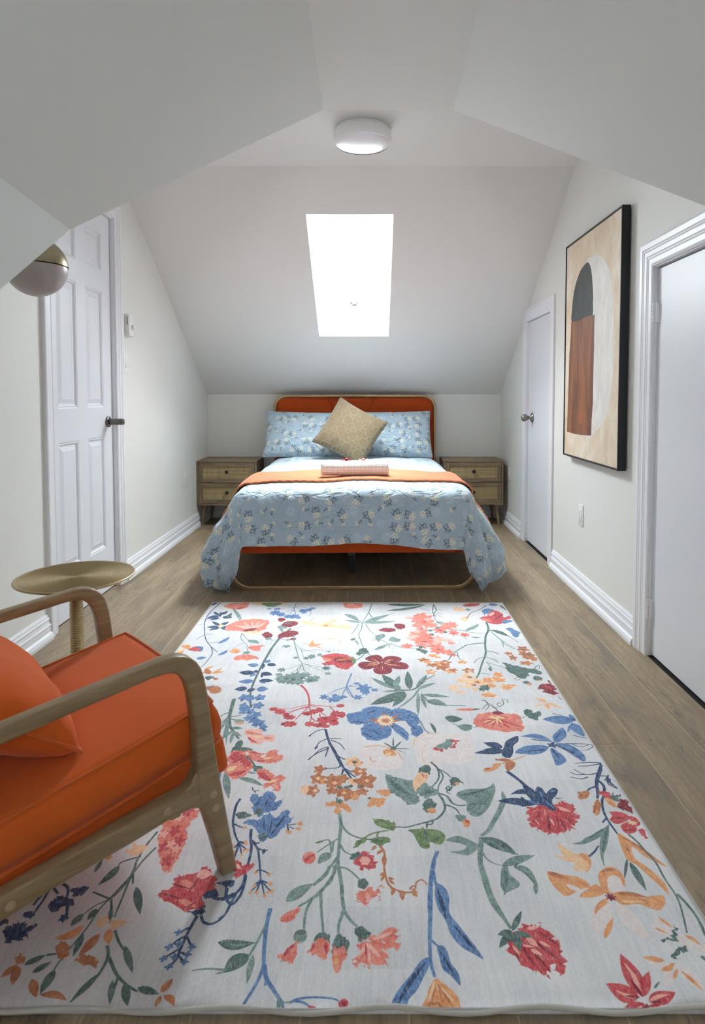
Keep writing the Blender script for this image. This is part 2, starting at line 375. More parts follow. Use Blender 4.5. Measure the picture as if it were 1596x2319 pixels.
def casing(name, x, s, y0, y1, zt, w, steps):
    """moulded architrave round an opening; steps = [(offset from opening 0..1, depth)]"""
    bm = bmesh.new(); prof = [(0, 0)] + [(o * w, d) for o, d in steps] + [(w, 0)]
    rings = []
    for o, d in prof:
        X = x + s * d
        rings.append([bm.verts.new(p) for p in ((X, y0 - o, 0), (X, y0 - o, zt + o), (X, y1 + o, zt + o), (X, y1 + o, 0))])
    for A, B in zip(rings, rings[1:]):
        for k in range(3): bm.faces.new((A[k], A[k + 1], B[k + 1], B[k]))
    bm.faces.new([r[0] for r in rings]); bm.faces.new([r[3] for r in rings])
    # jamb lining and stop
    for ya, yb in ((y0, y0 + .004), (y1 - .004, y1)): box(bm, *sorted((x, x - s * .05)), ya, yb, 0, zt)
    box(bm, *sorted((x, x - s * .05)), y0, y1, zt - .004, zt)
    bmesh.ops.recalc_face_normals(bm, faces=bm.faces)
    return obj(name, bm, MTRIM, kind='structure')
ST = [(0, .009), (.06, .012), (.12, .010), (.30, .0105), (.34, .0125), (.40, .012), (.44, .0145), (.60, .015), (.64, .017), (.70, .0165), (.74, .019), (.92, .020), (1, .017)]
casing('trim_1', XL, 1, D1[0], D1[1], D1[2], CW, ST)
casing('trim_2', XR, -1, D2[0], D2[1], D2[2], .085, [(0, .008), (.1, .011), (.7, .013), (1, .012)])
casing('trim_3', XR, -1, D3[0], D3[1], D3[2], .105, ST)
# door_1: six moulded panels
def panel_door():
    bm = bmesh.new(); X = XL - .018; y0, y1, zt = D1[0] + .007, D1[1] - .007, D1[2] - .008
    cols = [(2.857, 3.057), (3.155, 3.352)]; rows = [(.245, .86), (1.02, 1.645), (1.752, 1.958)]
    ys = [y0] + [v for c in cols for v in c] + [y1]; zs = [.008] + [v for r in rows for v in r] + [zt]
    for i in range(5):
        for j in range(7):
            if i % 2 == 1 and j % 2 == 1:
                a, b, c, d = ys[i], ys[i + 1], zs[j], zs[j + 1]; prev = None
                for o, dp in ((0, 0), (.006, -.003), (.010, -.002), (.018, -.010), (.024, -.010), (.046, -.003), (.048, -.004)):
                    ring = [bm.verts.new((X + dp, *p)) for p in ((a + o, c + o), (b - o, c + o), (b - o, d - o), (a + o, d - o))]
                    if prev:
                        for k in range(4): bm.faces.new((prev[k], prev[(k + 1) % 4], ring[(k + 1) % 4], ring[k]))
                    prev = ring
                bm.faces.new(prev)
            else:
                bm.faces.new([bm.verts.new((X, *p)) for p in ((ys[i], zs[j]), (ys[i + 1], zs[j]), (ys[i + 1], zs[j + 1]), (ys[i], zs[j + 1]))])
    bmesh.ops.remove_doubles(bm, verts=bm.verts, dist=1e-5)
    b = [e for e in bm.edges if e.is_boundary]
    r = bmesh.ops.extrude_edge_only(bm, edges=b)
    for v in [v for v in r['geom'] if isinstance(v, bmesh.types.BMVert)]: v.co.x = XL - .053
    bmesh.ops.recalc_face_normals(bm, faces=bm.faces)
    return obj('door_1', bm, MDOOR, kind='structure')
d1 = panel_door()
MY = Matrix.Rotation(R(90), 4, 'Y')
bm = bmesh.new(); lathe(bm, [(0, 0), (.030, 0), (.030, .008), (.026, .011), (0, .011)], 32, Matrix.Translation((XL - .017, 3.395, .938)) @ MY)
box(bm, XL - .008, XL + .072, 3.378, 3.412, .921, .955, .007); tag(obj('door_handle', bm, MDKNICK, d1, auto=40), 'dark grey square bar handle on a round rose')
# flush doors on the right wall
d2 = obj('door_2', nbox(XR + .014, XR + .054, D2[0] + .006, D2[1] - .006, .012, D2[2] - .01, .002), MDOOR, kind='structure')
M = Matrix.Translation((XR + .0145, 4.412, .925)) @ Matrix.Rotation(R(-90), 4, 'Y')
obj('door_knob', nlathe([(0, 0), (.036, 0), (.037, .004), (.024, .013), (.012, .018), (.011, .030), (.016, .036), (.025, .047), (.028, .058), (.025, .070), (.015, .079), (.004, .082), (0, .0805)], 36, M), MNICK, d2, smooth=True)
def hinge(parent, y, z, h=.085, sg=-1):
    bm = bmesh.new()
    for k in range(5):
        a = z + k * h / 5; lathe(bm, [(0, a + .001), (.0055, a + .001), (.0055, a + h / 5 - .001), (0, a + h / 5 - .001)], 14, Matrix.Translation((XR - .004, y, 0)))
    box(bm, XR - .001, XR + .0142, y - .004, y + .016 * sg, z, z + h)
    obj('hinge', bm, MTRIM, parent, auto=40)
hinge(d2, D2[0] + .004, 1.392, .088, 1); hinge(d2, D2[0] + .004, .17, .088, 1)
d3 = obj('door_3', nbox(XR + .012, XR + .052, D3[0] + .006, D3[1] - .005, .012, D3[2] - .012, .002), MDOOR, kind='structure')
for nm, D in (('door_gap_shade_1', D3), ('door_gap_shade_2', D2)): obj(nm, nbox(XR + .001, XR + .05, D[0] + .004, D[1] - .004, 0, .003), MDARK, kind='structure')   # dark strips painting the shade in the gap under the doors
hinge(d3, D3[1] - .004, 1.376, .082); hinge(d3, D3[1] - .004, .158, .084)

# ------------------------------------------------------------------ printed surfaces: the print is cut into the cloth's own faces
def leafpts(b, t, w, bend, n=9):
    b, t = Vector(b), Vector(t); d = t - b; L = d.length or 1; nn = Vector((-d.y, d.x)) / L
    side = lambda s: [b + d * (k / n) + nn * (bend * math.sin(math.pi * k / n) + s * w / 2 * math.sin(math.pi * (k / n) ** .8) ** .9) for k in range(1, n)]
    return [b] + side(1) + [t] + side(-1)[::-1]
def stempts(P, w):
    c = catmull(P, False, 5) if len(P) > 2 else [Vector(p) for p in P]; L, Rr = [], []
    for i, p in enumerate(c):
        d = c[min(i + 1, len(c) - 1)] - c[max(i - 1, 0)]; nn = Vector((-d.y, d.x)).normalized()
        ww = w / 2 * (1 - .45 * i / len(c)); L.append(p + nn * ww); Rr.append(p - nn * ww)
    return L + Rr[::-1]
def parse_print(txt):
    rnd = random.Random(5); out = []
    for ln in txt.strip().splitlines():
        f = ln.split(); k, c = f[0], f[1]
        P = lambda i: [tuple(float(v) for v in q.split(',')) for q in f[i:]]
        if k == 'S': w = float(f[2]); out.append((c, stempts([Vector(p) for p in P(3)], w * (.92 if w < 7 else .78))))
        elif k == 'L': p = P(4); out.append((c, leafpts(p[0], p[1], float(f[2]), float(f[3]))))
        elif k == 'P':
            j = float(f[2]); q = catmull([Vector(p) for p in P(3)], True, 5)
            if j: q = [v + Vector((rnd.uniform(-j, j), rnd.uniform(-j, j))) for v in q]
            out.append((c, q))
        elif k == 'F':
            n, amp, rot = int(f[2]), float(f[3]), float(f[4]); p = P(5); m = 10 if n < 1 else max(16, n * 5); q = []
            for i in range(m):
                a = 2 * math.pi * i / m; rr = 1 + (amp * math.cos(n * a + rot) if n else 0)
                q.append(Vector((p[0][0] + p[1][0] * rr * math.cos(a), p[0][1] + p[1][1] * rr * math.sin(a))))
            out.append((c, q))
    return out
def print_mesh(outline, items, index, grid, clip=None):
    """constrained triangulation of all printed outlines with a grid; returns (verts2d, tris, material index)"""
    xs = [p[0] for p in outline]; ys = [p[1] for p in outline]
    V = [Vector(p) for p in outline]; E = [(i, (i + 1) % len(V)) for i in range(len(V))]; polys = []
    for c, q in items:
        P = [Vector((max(min(xs) + .3, min(max(xs) - .3, p.x)), max(min(ys) + .3, min(max(ys) - .3, p.y)))) for p in q]
        i0 = len(V); V.extend(P); E.extend((i0 + i, i0 + (i + 1) % len(P)) for i in range(len(P)))
        polys.append((index[c], np.array([(p.x, p.y) for p in P])))
    gx, gy = grid
    for i in range(1, gx):
        for j in range(1, gy): V.append(Vector((min(xs) + (max(xs) - min(xs)) * (i + .13 * ((j * 7) % 3)) / gx, min(ys) + (max(ys) - min(ys)) * j / gy)))
    vo, eo, fo, ov, oe, of = geometry.delaunay_2d_cdt(V, E, [], 0, .05)
    va = np.array([(p.x, p.y) for p in vo]); T = [f for f in fo]; ta = np.array(T); cen = va[ta].mean(axis=1)
    Mi = np.zeros(len(T), dtype=int); order = np.argsort(cen[:, 1]); cs = cen[order]
    for m, P in polys:
        lo, hi = P.min(0), P.max(0); i0, i1 = np.searchsorted(cs[:, 1], (lo[1], hi[1]))
        sel = order[i0:i1]; c = cen[sel]; k = (c[:, 0] > lo[0]) & (c[:, 0] < hi[0]); sel = sel[k]; c = c[k]
        if not len(sel): continue
        w = np.zeros(len(sel), dtype=int); A = P; B = np.roll(P, -1, axis=0)
        for (x0, y0), (x1, y1) in zip(A, B):        # winding number, so that outlines crossing themselves still fill
            l = (x1 - x0) * (c[:, 1] - y0) - (c[:, 0] - x0) * (y1 - y0)
            w += ((y0 <= c[:, 1]) & (y1 > c[:, 1]) & (l > 0)).astype(int); w -= ((y0 > c[:, 1]) & (y1 <= c[:, 1]) & (l < 0)).astype(int)
        Mi[sel[w != 0]] = m
    return vo, T, Mi.tolist()
def watercolour(name, a, b, weave=True, scale=55, rough=.95):
    """printed pigment: two tones washed into each other, with the cloth's brushed pile"""
    n = NT(name); v = n.co(); w = n.noise(n.mp(v, (1, 1, 1)), scale, 5, .7, .8); st = n.noise(n.mp(v, (500, 90, 1)), 1.0, 3, .7)
    f = n.ma('ADD', n.ma('MULTIPLY', w, .55), n.ma('MULTIPLY', st, .45))
    col = n.ramp(f, (.42, lin(a)), (.58, lin(b)))
    col = n.mix(n.ma('MULTIPLY', n.step(n.noise(n.mp(v, (420, 60, 1)), 1.0, 4, .75), .50, .64), .38), col, lin((206, 204, 206)))
    n.bump(st, .15, .001)
    return n.done(col, rough, spec=.1, Sheen_Weight=.15)
def rug_base():
    n = NT('rug_ground'); v = n.co()
    big = n.noise(v, 2.6, 4, .6); st = n.noise(n.mp(v, (110, 9, 1)), 1.0, 4, .7, .6); pile = n.noise(n.mp(v, (500, 120, 1)), 1.0, 3, .7)
    br = n.n('ShaderNodeTexBrick', {'Vector': v, 'Color1': (.2, .2, .2, 1), 'Color2': (.8, .8, .8, 1), 'Mortar': (.5, .5, .5, 1), 'Scale': 4.2, 'Mortar Size': 0, 'Brick Width': .9, 'Row Height': .6}).outputs[0]
    f = n.ma('ADD', n.ma('ADD', n.ma('MULTIPLY', big, .35), n.ma('MULTIPLY', st, .25)), n.ma('ADD', n.ma('MULTIPLY', pile, .31), n.ma('MULTIPLY', br, .09)))
    col = n.ramp(f, (.36, lin((186, 186, 189))), (.5, lin((213, 212, 214))), (.64, lin((232, 230, 230))))
    n.bump(pile, .2, .001)
    return n.done(col, .95, spec=.1, Sheen_Weight=.15)
PAL = dict(n=((32, 50, 82), (62, 86, 124)), b=((66, 98, 146), (112, 146, 190)), t=((92, 118, 114), (140, 160, 154)), d=((60, 84, 84), (104, 128, 120)), r=((170, 44, 56), (204, 90, 92)), m=((112, 26, 42), (146, 50, 62)),
           k=((206, 96, 84), (228, 148, 130)), p=((226, 150, 138), (236, 190, 178)), o=((206, 130, 82), (228, 170, 120)), l=((226, 172, 124), (238, 206, 172)), w=((160, 90, 56), (196, 130, 88)), g=((88, 112, 66), (128, 148, 104)), q=((220, 206, 206), (234, 226, 222)), y=((226, 190, 130), (236, 212, 170)))
RUGTXT = '''S n 7 -711,1050 -723,958 -730,879 -721,775 -697,678 -660,562 -615,478 -593,411 -595,346 -603,285
S n 4 -730,879 -705,910
S n 4 -713,747 -744,726
S n 4 -676,619 -635,623
S n 4 -679,619 -701,562
S n 4 -615,478 -574,427
S n 4 -640,526 -600,532
S n 4 -751,1024 -723,1050
L b 23 -5 -596,514 -561,593
L b 22 -5 -566,394 -538,450
L b 29 0 -646,362 -608,378
L b 58 -9 -684,455 -648,478
L n 20 0 -731,1058 -748,991
L n 42 0 -675,856 -723,811
L n 19 0 -675,856 -713,910
L n 27 0 -666,864 -646,918
L n 45 0 -650,841 -604,826
L n 13 0 -664,834 -678,910
L n 29 0 -663,826 -703,797
L n 21 0 -636,719 -689,782
L n 27 0 -633,726 -608,775
L n 39 0 -623,705 -585,698
L n 28 0 -633,705 -674,664
L n 16 0 -628,705 -593,664
L n 31 0 -640,712 -695,705
F l 6 0.25 0 -634,721 11,17
L d 23 0 -630,811 -619,894
S t 10 -652,1041 -621,942 -590,864 -558,789
L t 16 5 -633,958 -546,782
P k 3 -683,991 -640,1041 -567,1046 -558,974 -595,939 -649,955
L m 13 0 -609,950 -569,974
L p 17 0 -635,1016 -581,1033
P k 5 -598,664 -598,733 -562,782 -519,804 -483,811 -443,797 -418,789 -417,719 -421,671 -462,645 -514,651 -566,658
L p 24 0 -474,678 -572,733
L p 16 0 -474,678 -538,768
L p 11 0 -474,678 -499,786
L p 14 0 -474,678 -462,786
L p 21 0 -474,678 -428,768
L m 34 0 -517,654 -451,691
F l 9 0.1 0 -466,641 43,16
P y 0 -560,1041 -492,1046 -388,1046 -363,1033 -414,991 -471,991 -531,1011
P g 4 -495,1033 -457,1045 -405,1045 -391,1028 -424,982 -471,991
S b 6 -316,1041 -320,958 -302,879 -305,841
S b 4 -322,974 -376,958 -418,942
S b 4 -320,958 -347,910 -378,894
S b 4 -316,974 -273,942 -253,910
S b 4 -313,991 -253,958 -227,894 -236,849
S b 4 -318,942 -332,879
S b 4 -330,991 -397,991 -447,950
F b 7 0.2 0 -405,894 25,34
F b 7 0.2 0 -372,871 19,27
F b 7 0.2 0 -333,845 22,24
F b 7 0.2 0 -306,845 27,27
F b 7 0.2 0 -272,926 19,22
F b 7 0.2 0 -227,958 16,16
F b 7 0.2 0 -245,934 17,19
F b 7 0.2 0 -263,902 14,16
F b 7 0.2 0 -403,950 17,14
F b 7 0.2 0 -282,826 13,12
F b 7 0.2 0 -444,950 12,10
S d 16 -302,691 -336,574 -353,467 -363,357 -369,256 -372,145 -367,68 -346,-35
S t 5 -330,568 -310,638 -263,705 -231,747 -206,841
S t 5 -357,550 -383,562
S t 5 -329,562 -280,560
L t 45 0 -365,719 -317,691
L t 16 0 -357,719 -329,632
L t 35 0 -400,574 -369,568
L t 17 0 -306,550 -283,562
P m 0 -378,819 -360,828 -341,804 -355,775 -373,786
P m 3 -351,747 -330,782 -290,778 -274,747 -304,708 -342,719
P m 4 -349,600 -335,638 -308,662 -267,654 -260,619 -294,589 -336,577
P m 4 -423,619 -402,645 -375,619 -371,593 -400,577
F m 0 0.25 0 -275,566 14,14
L d 19 0 -341,747 -302,768
P l 3 -262,786 -218,778 -174,747 -144,775 -99,807 -92,786 -116,747 -30,726 -31,694 -98,702 -145,708 -204,733 -247,747
F w 5 0.25 0 -141,726 11,11
P o 3 -227,520 -198,514 -188,562 -176,514 -140,514 -162,490 -136,461 -175,478 -208,473 -196,492
L l 14 0 -133,574 -75,562
L l 7 0 -81,568 -59,514
S t 5 -516,638 -508,574 -483,526 -462,490 -452,433
S t 5 -515,632 -476,562 -452,538
S t 4 -488,526 -508,484 -510,461
L t 32 6 -473,550 -416,514
P o 3 -524,433 -517,461 -493,458 -482,427 -502,415
P k 4 -458,473 -435,498 -386,494 -402,478 -400,438 -424,444 -451,461
F t 5 0.1 0 -452,422 15,14
P k 4 -493,362 -479,394 -445,405 -415,394 -386,357 -413,362 -432,344 -457,355 -476,348
P o 3 -747,490 -718,504 -700,467 -725,465
P r 3 -706,455 -682,478 -644,444 -680,438
P o 3 -742,444 -725,450 -718,411 -740,422
F y 5 0.25 0 -737,444 12,13
F l 5 0.25 0 -697,389 14,11
L o 8 0 -610,256 -601,280
L o 16 -4 -586,265 -560,300
P w 0 -585,254 -579,270 -556,251 -554,225 -575,232
L o 16 -3 -550,227 -520,280
L o 16 0 -547,232 -502,248
L o 15 0 -599,232 -573,232
P d 0 -565,194 -556,208 -531,203 -539,185 -549,173
P w 0 -533,194 -513,190 -516,176 -528,180
P w 3 -551,118 -528,127 -500,127 -478,101 -480,80 -505,69 -524,93
L d 6 0 -538,101 -511,140
L b 34 0 -380,300 -426,310
L b 28 0 -357,326 -342,352
L n 12 0 -360,315 -360,265
L n 30 0 -347,315 -309,300
L n 39 0 -385,236 -446,241
L b 19 0 -380,232 -396,203
L n 24 0 -391,246 -368,251
L n 34 0 -359,236 -311,217
L n 11 0 -353,222 -348,194
L b 36 0 -372,167 -432,162
L n 31 0 -356,171 -298,171
L b 14 0 -350,162 -327,149
L n 37 0 -386,110 -433,101
L b 41 0 -352,101 -308,106
L n 25 0 -365,110 -380,80
L n 17 0 -369,110 -358,93
F b 5 0.22 423.5 -385,39 17,25
F b 5 0.22 465.5 -360,31 13,25
F b 5 0.22 525.0 -328,39 19,22
F b 5 0.22 420.0 -374,-23 14,21
F b 5 0.22 514.5 -323,-19 18,20
F b 5 0.22 420.0 -368,-53 14,22
F b 5 0.22 448.0 -357,-35 9,16
F b 5 0.22 465.5 -342,-60 15,19
F b 5 0.22 504.0 -318,-79 16,19
F b 5 0.22 455.0 -340,-100 16,18
F b 5 0.22 490.0 -318,-117 19,18
F b 5 0.22 525.0 -298,-128 16,16
F b 5 0.22 504.0 -307,-141 14,15
F b 5 0.22 546.0 -282,-158 13,17
F b 5 0.22 556.5 -274,-175 7,8
F n 4 0.25 0 -387,19 5,11
F n 4 0.25 0 -330,27 5,8
F n 4 0.25 0 -347,-64 4,7
F n 4 0.25 0 -322,-100 5,6
F n 4 0.25 0 -292,-141 4,5
F n 4 0.25 0 -345,-19 3,9
S t 6 -277,612 -265,526 -243,433 -225,357 -207,315 -196,256
S t 4 -262,514 -229,455 -209,378
S t 4 -247,467 -200,444 -165,422
S t 4 -230,378 -242,367
S t 4 -207,315 -236,285 -277,261
S t 4 -207,315 -177,305 -131,285 -109,275
S t 4 -200,315 -152,275 -97,227
S t 4 -208,305 -232,246 -262,217
S t 4 -200,275 -178,227 -162,199
S t 4 -227,433 -163,450 -106,433
S t 4 -208,305 -214,246
S t 4 -222,275 -216,227
F t 7 0.22 148.5 -294,484 19,16
F t 7 0.22 211.5 -283,261 16,17
F t 7 0.22 175.5 -176,383 16,21
F t 7 0.22 180.0 -197,367 12,13
F t 7 0.22 178.5 -241,373 11,10
F t 7 0.22 171.0 -145,400 10,15
F t 7 0.22 207.0 -109,275 17,18
F t 7 0.22 221.4 -99,229 12,12
F t 7 0.22 223.5 -288,222 14,11
F t 7 0.22 234.0 -275,190 21,24
F t 7 0.22 231.0 -247,199 23,27
F t 7 0.22 228.0 -218,208 23,33
F t 7 0.22 241.5 -230,167 25,27
F t 7 0.22 243.0 -205,162 23,25
F t 7 0.22 225.0 -185,217 21,21
F t 7 0.22 238.5 -164,176 21,23
F t 7 0.22 234.0 -145,190 19,20
F t 7 0.22 241.5 -264,167 21,20
F t 7 0.22 162.0 -108,433 8,8
F t 7 0.22 240.0 -141,171 11,11
F d 5 0.25 0 -254,190 9,10
F d 5 0.25 0 -224,180 9,10
F d 5 0.25 0 -160,171 9,10
F d 5 0.25 0 -195,190 9,10
F d 5 0.25 0 -109,275 10,11
S r 11 -194,134 -173,101 -156,51 -147,-4 -147,-27
S r 5 -148,-12 -183,-27 -219,-42 -258,-35 -276,-38
S r 5 -148,-23 -181,-42 -216,-64
S r 5 -147,-19 -121,-27 -101,-42
S r 5 -148,-12 -107,-19 -60,-27 -38,-19
S r 5 -147,-27 -172,-86 -186,-121
S r 5 -144,-27 -132,-93 -134,-135
S r 5 -147,-27 -198,-57 -213,-86
S r 5 -106,-71 -99,-114
S r 5 -134,-93 -113,-128
S r 5 -103,-64 -83,-86
S r 5 -76,-23 -55,-57
F r 8 0.14 875 -266,-43 15,13
F r 8 0.14 935 -241,-60 19,17
F r 8 0.14 985 -219,-79 11,13
F r 8 0.14 1020 -204,-96 20,15
F r 8 0.14 1015 -200,-138 25,17
F r 8 0.14 1180 -147,-71 17,14
F r 8 0.14 1235 -128,-60 15,16
F r 8 0.14 1290 -108,-49 15,16
F r 8 0.14 1480 -38,-19 14,12
F r 8 0.14 1330 -88,-114 24,22
F r 8 0.14 1400 -63,-107 22,24
F r 8 0.14 1440 -50,-75 19,21
F r 8 0.14 1490 -31,-79 13,20
F r 8 0.14 1200 -133,-138 17,15
F r 8 0.14 1290 -100,-145 22,13
F r 8 0.14 1420 -54,-131 16,16
F r 8 0.14 1345 -80,-151 14,11
F m 5 0.25 0 -147,-75 7,7
F m 5 0.25 0 -212,-89 7,7
F m 5 0.25 0 -85,-100 7,7
F m 5 0.25 0 -220,-138 7,7
F m 5 0.25 0 -55,-117 7,7
F m 5 0.25 0 -100,-141 7,7
S n 11 -79,-168 -68,-219 -53,-268 -33,-326 -18,-369
S n 5 -80,-168 -108,-181 -128,-213
S n 5 -68,-223 -92,-244 -103,-280
S n 5 -64,-223 -24,-224
S n 5 -58,-232 -30,-250 -12,-283
S n 5 -63,-268 -89,-286 -117,-337
S n 5 -63,-268 -68,-320
S n 5 -41,-303 -20,-326 -6,-331
L n 6 0 -128,-214 -122,-197
L n 8 0 -104,-283 -96,-259
S d 18 -417,31 -412,-35 -406,-93 -392,-148 -374,-181 -346,-226
S d 6 -413,-64 -430,-79 -442,-107
S d 6 -404,-93 -376,-86 -369,-75
S d 6 -399,-107 -370,-114
S d 6 -408,-93 -424,-135
S d 6 -392,-148 -421,-148
L t 11 0 -407,-100 -418,-181
L t 10 0 -405,-107 -394,-244
L t 8 0 -402,-121 -379,-262
L t 17 0 -385,-161 -345,-165
L t 15 0 -377,-181 -340,-213
L t 12 0 -372,-188 -367,-256
L t 16 0 -377,-181 -402,-226
P t 0 -387,-114 -372,-108 -351,-117 -353,-128 -375,-128
L o 13 0 -381,-131 -343,-138
F d 0 0.25 0 -339,-256 12,25
P d 4 -356,-292 -351,-268 -323,-271 -290,-283 -304,-297 -332,-292
P p 5 -338,-184 -322,-171 -295,-168 -276,-184 -274,-207 -246,-204 -234,-219 -243,-244 -265,-238 -279,-256 -300,-250 -320,-219
L k 15 -6 -335,-181 -275,-200
L r 9 -4 -321,-213 -280,-250
L y 11 0 -304,-213 -269,-214
L k 12 0 -268,-219 -239,-226
P k 6 -356,-293 -330,-290 -297,-318 -276,-351 -280,-389 -299,-422 -327,-422 -350,-389 -350,-346
P r 6 -351,-298 -332,-295 -303,-324 -283,-357 -296,-373 -319,-340 -332,-357 -347,-329
L y 20 0 -344,-389 -323,-365
L r 19 -5 -336,-409 -288,-383
L m 5 0 -331,-346 -304,-318
P k 6 -314,-287 -279,-293 -253,-307 -226,-287 -213,-287 -212,-307 -192,-318 -193,-335 -213,-351 -246,-349 -272,-346 -298,-313
L q 13 0 -260,-324 -246,-307
L y 9 0 -252,-329 -220,-324
L r 8 0 -270,-343 -238,-338
L r 6 0 -302,-295 -253,-307
S d 10 -304,-318 -283,-343 -269,-365
P d 3 -274,-365 -249,-365 -244,-378 -254,-394 -267,-389
P k 6 -261,-389 -241,-375 -219,-394 -202,-419 -189,-404 -174,-419 -175,-434 -189,-449 -179,-473 -190,-481 -209,-458 -222,-468 -228,-454 -222,-434 -245,-424
L r 19 0 -257,-394 -209,-439
L y 11 0 -220,-444 -192,-427
L p 8 0 -204,-449 -185,-473
L m 3 0 -245,-389 -220,-424
L t 19 5 -308,-419 -228,-458
L t 10 0 -285,-394 -259,-401
L t 21 0 -349,-394 -311,-514
L b 9 0 -377,-357 -355,-424
S n 4 -258,-463 -252,-477 -236,-477
S n 4 -251,-477 -244,-487
S n 10 -281,-510 -286,-545 -283,-583 -278,-611 -263,-650 -248,-676
P d 3 -281,-570 -269,-562 -248,-566 -238,-575 -252,-587 -273,-585
S n 6 -276,-607 -260,-617 -248,-621
F o 4 0.25 0 -246,-621 5,5
P b 4 -259,-505 -251,-491 -242,-491 -228,-501 -217,-482 -199,-482 -189,-501 -189,-532 -178,-523 -165,-509 -170,-536 -184,-558 -203,-566 -220,-581 -237,-558 -246,-532
L n 4 0 -211,-549 -203,-491
L n 4 0 -232,-545 -228,-501
F d 5 0.25 0 -223,-562 11,13
L b 12 0 -202,-554 -167,-514
P b 4 -254,-601 -240,-591 -218,-591 -210,-573 -190,-570 -177,-587 -165,-570 -156,-556 -145,-558 -143,-583 -127,-583 -138,-599 -150,-619 -167,-652 -187,-657 -196,-670 -207,-650 -223,-623 -237,-609
F d 5 0.25 0 -196,-650 11,11
L n 8 0 -178,-646 -148,-566
L n 3 0 -197,-631 -206,-579
L n 4 0 -182,-639 -184,-591
S n 10 -230,-625 -225,-657 -217,-690 -215,-725 -216,-765 -215,-799 -226,-823
S n 8 -221,-665 -208,-674 -200,-670
S n 8 -215,-672 -201,-694 -192,-725 -185,-755 -178,-784
S n 6 -203,-690 -189,-696 -177,-696
F n 4 0.25 0 -186,-701 4,8
S n 5 -187,-755 -172,-762 -163,-768
S n 5 -188,-755 -193,-765
S n 5 -178,-784 -184,-802 -194,-817
S n 5 -176,-787 -168,-811 -162,-829
S n 5 -174,-790 -159,-808 -148,-817
S n 5 -175,-787 -159,-796
S n 5 -177,-787 -190,-799
S n 5 -177,-787 -182,-823
F o 4 0.3 0 -162,-771 4,5
F o 4 0.3 0 -193,-765 4,5
F o 4 0.3 0 -194,-820 4,5
F o 4 0.3 0 -189,-802 4,5
F o 4 0.3 0 -162,-829 4,5
F o 4 0.3 0 -148,-817 4,5
F o 4 0.3 0 -157,-795 4,5
F o 4 0.3 0 -180,-820 4,5
F o 4 0.3 0 -155,-819 4,5
F o 4 0.3 0 -154,-798 4,5
S n 5 -251,-672 -258,-690
S n 5 -248,-676 -237,-708
S n 5 -248,-676 -228,-694
S n 5 -248,-672 -229,-676
S n 5 -251,-669 -236,-670
F o 4 0.3 0 -232,-676 4,5
F o 4 0.3 0 -224,-696 4,5
F o 4 0.3 0 -236,-711 4,4
F o 4 0.3 0 -254,-701 4,5
F o 4 0.3 0 -236,-670 4,5
F o 4 0.3 0 -262,-683 4,5
F o 4 0.3 0 -233,-696 4,5
S n 5 -145,-609 -137,-611 -121,-607
S n 5 -142,-611 -137,-631
S n 4 -136,-617 -124,-625
P o 3 -120,-606 -115,-600 -105,-602 -105,-610 -112,-612
P o 3 -121,-625 -115,-619 -106,-620 -106,-628 -112,-630
P o 3 -144,-637 -138,-630 -129,-632 -129,-640 -135,-642
S n 9 -251,-674 -250,-697 -251,-725
S n 10 -247,-808 -243,-835 -227,-851 -215,-832 -212,-811 -217,-799
S n 10 -263,-838 -247,-835 -226,-823 -230,-849 -235,-874 -246,-888
P r 4 -249,-730 -236,-732 -224,-742 -197,-737 -210,-758 -233,-781 -242,-755
L p 10 0 -245,-739 -228,-755
S n 12 -63,-242 -41,-295 -22,-346 -8,-383 13,-424
S n 6 -22,-357 -27,-373 -59,-378
F n 4 0.25 0 -64,-378 6,5
S n 6 -37,-310 -23,-324 -8,-335
S n 7 -8,-378 12,-396
S n 8 -11,-378 -16,-409
S n 6 -4,-389 25,-419
S n 7 -63,-278 -94,-301 -119,-335
S n 5 -63,-278 -68,-318
F w 5 0.25 873.0 -81,-381 15,18
F w 5 0.25 859.5 -82,-424 19,24
F o 5 0.25 904.5 -66,-437 8,12
F l 5 0.25 760.5 -111,-473 14,19
F w 5 0.25 823.5 -90,-477 15,24
F o 5 0.25 1156.5 18,-349 23,17
F w 5 0.25 1197.0 34,-391 22,18
F w 5 0.25 972.0 -43,-424 16,19
F w 5 0.25 1017.0 -27,-439 18,24
F w 5 0.25 972.0 -42,-444 18,19
F w 5 0.25 1062.0 -12,-424 16,18
F l 5 0.25 1152.0 19,-439 15,15
F w 5 0.25 1242.0 50,-439 28,29
F w 5 0.25 1287.0 65,-424 16,15
F w 5 0.25 1053.0 -13,-482 18,21
F w 5 0.25 1116.0 9,-496 21,25
F o 5 0.25 1161.0 24,-503 12,15
F w 5 0.25 972.0 -40,-477 14,16
F w 5 0.25 1224.0 44,-482 15,14
F l 4 0.2 0 -33,-444 6,7
F l 4 0.2 0 -6,-487 6,6
F l 4 0.2 0 56,-434 6,7
F l 4 0.2 0 -81,-424 6,7
F l 4 0.2 0 -85,-477 6,7
F l 4 0.2 0 37,-391 6,7
F d 5 0.3 0 -20,-463 7,6
F d 5 0.3 0 -1,-463 7,6
F d 5 0.3 0 11,-458 7,6
F d 5 0.3 0 20,-349 8,7
F d 5 0.3 0 38,-458 7,6
P o 4 77,-482 99,-473 117,-473 122,-491 107,-505 95,-496
F d 4 0.25 0 64,-511 6,6
P o 4 60,-545 65,-510 104,-514 103,-525 91,-545 74,-536
P o 4 -51,-538 -37,-525 -8,-525 14,-549 13,-563 0,-558 -10,-545 -12,-566 -23,-570 -30,-560 -27,-543
F d 5 0.25 0 -17,-523 9,8
S d 6 -24,-507 -23,-525
S t 12 -15,-566 -8,-607 -9,-646 -9,-690 -9,-725 -6,-755 1,-796 3,-826 10,-866 20,-885
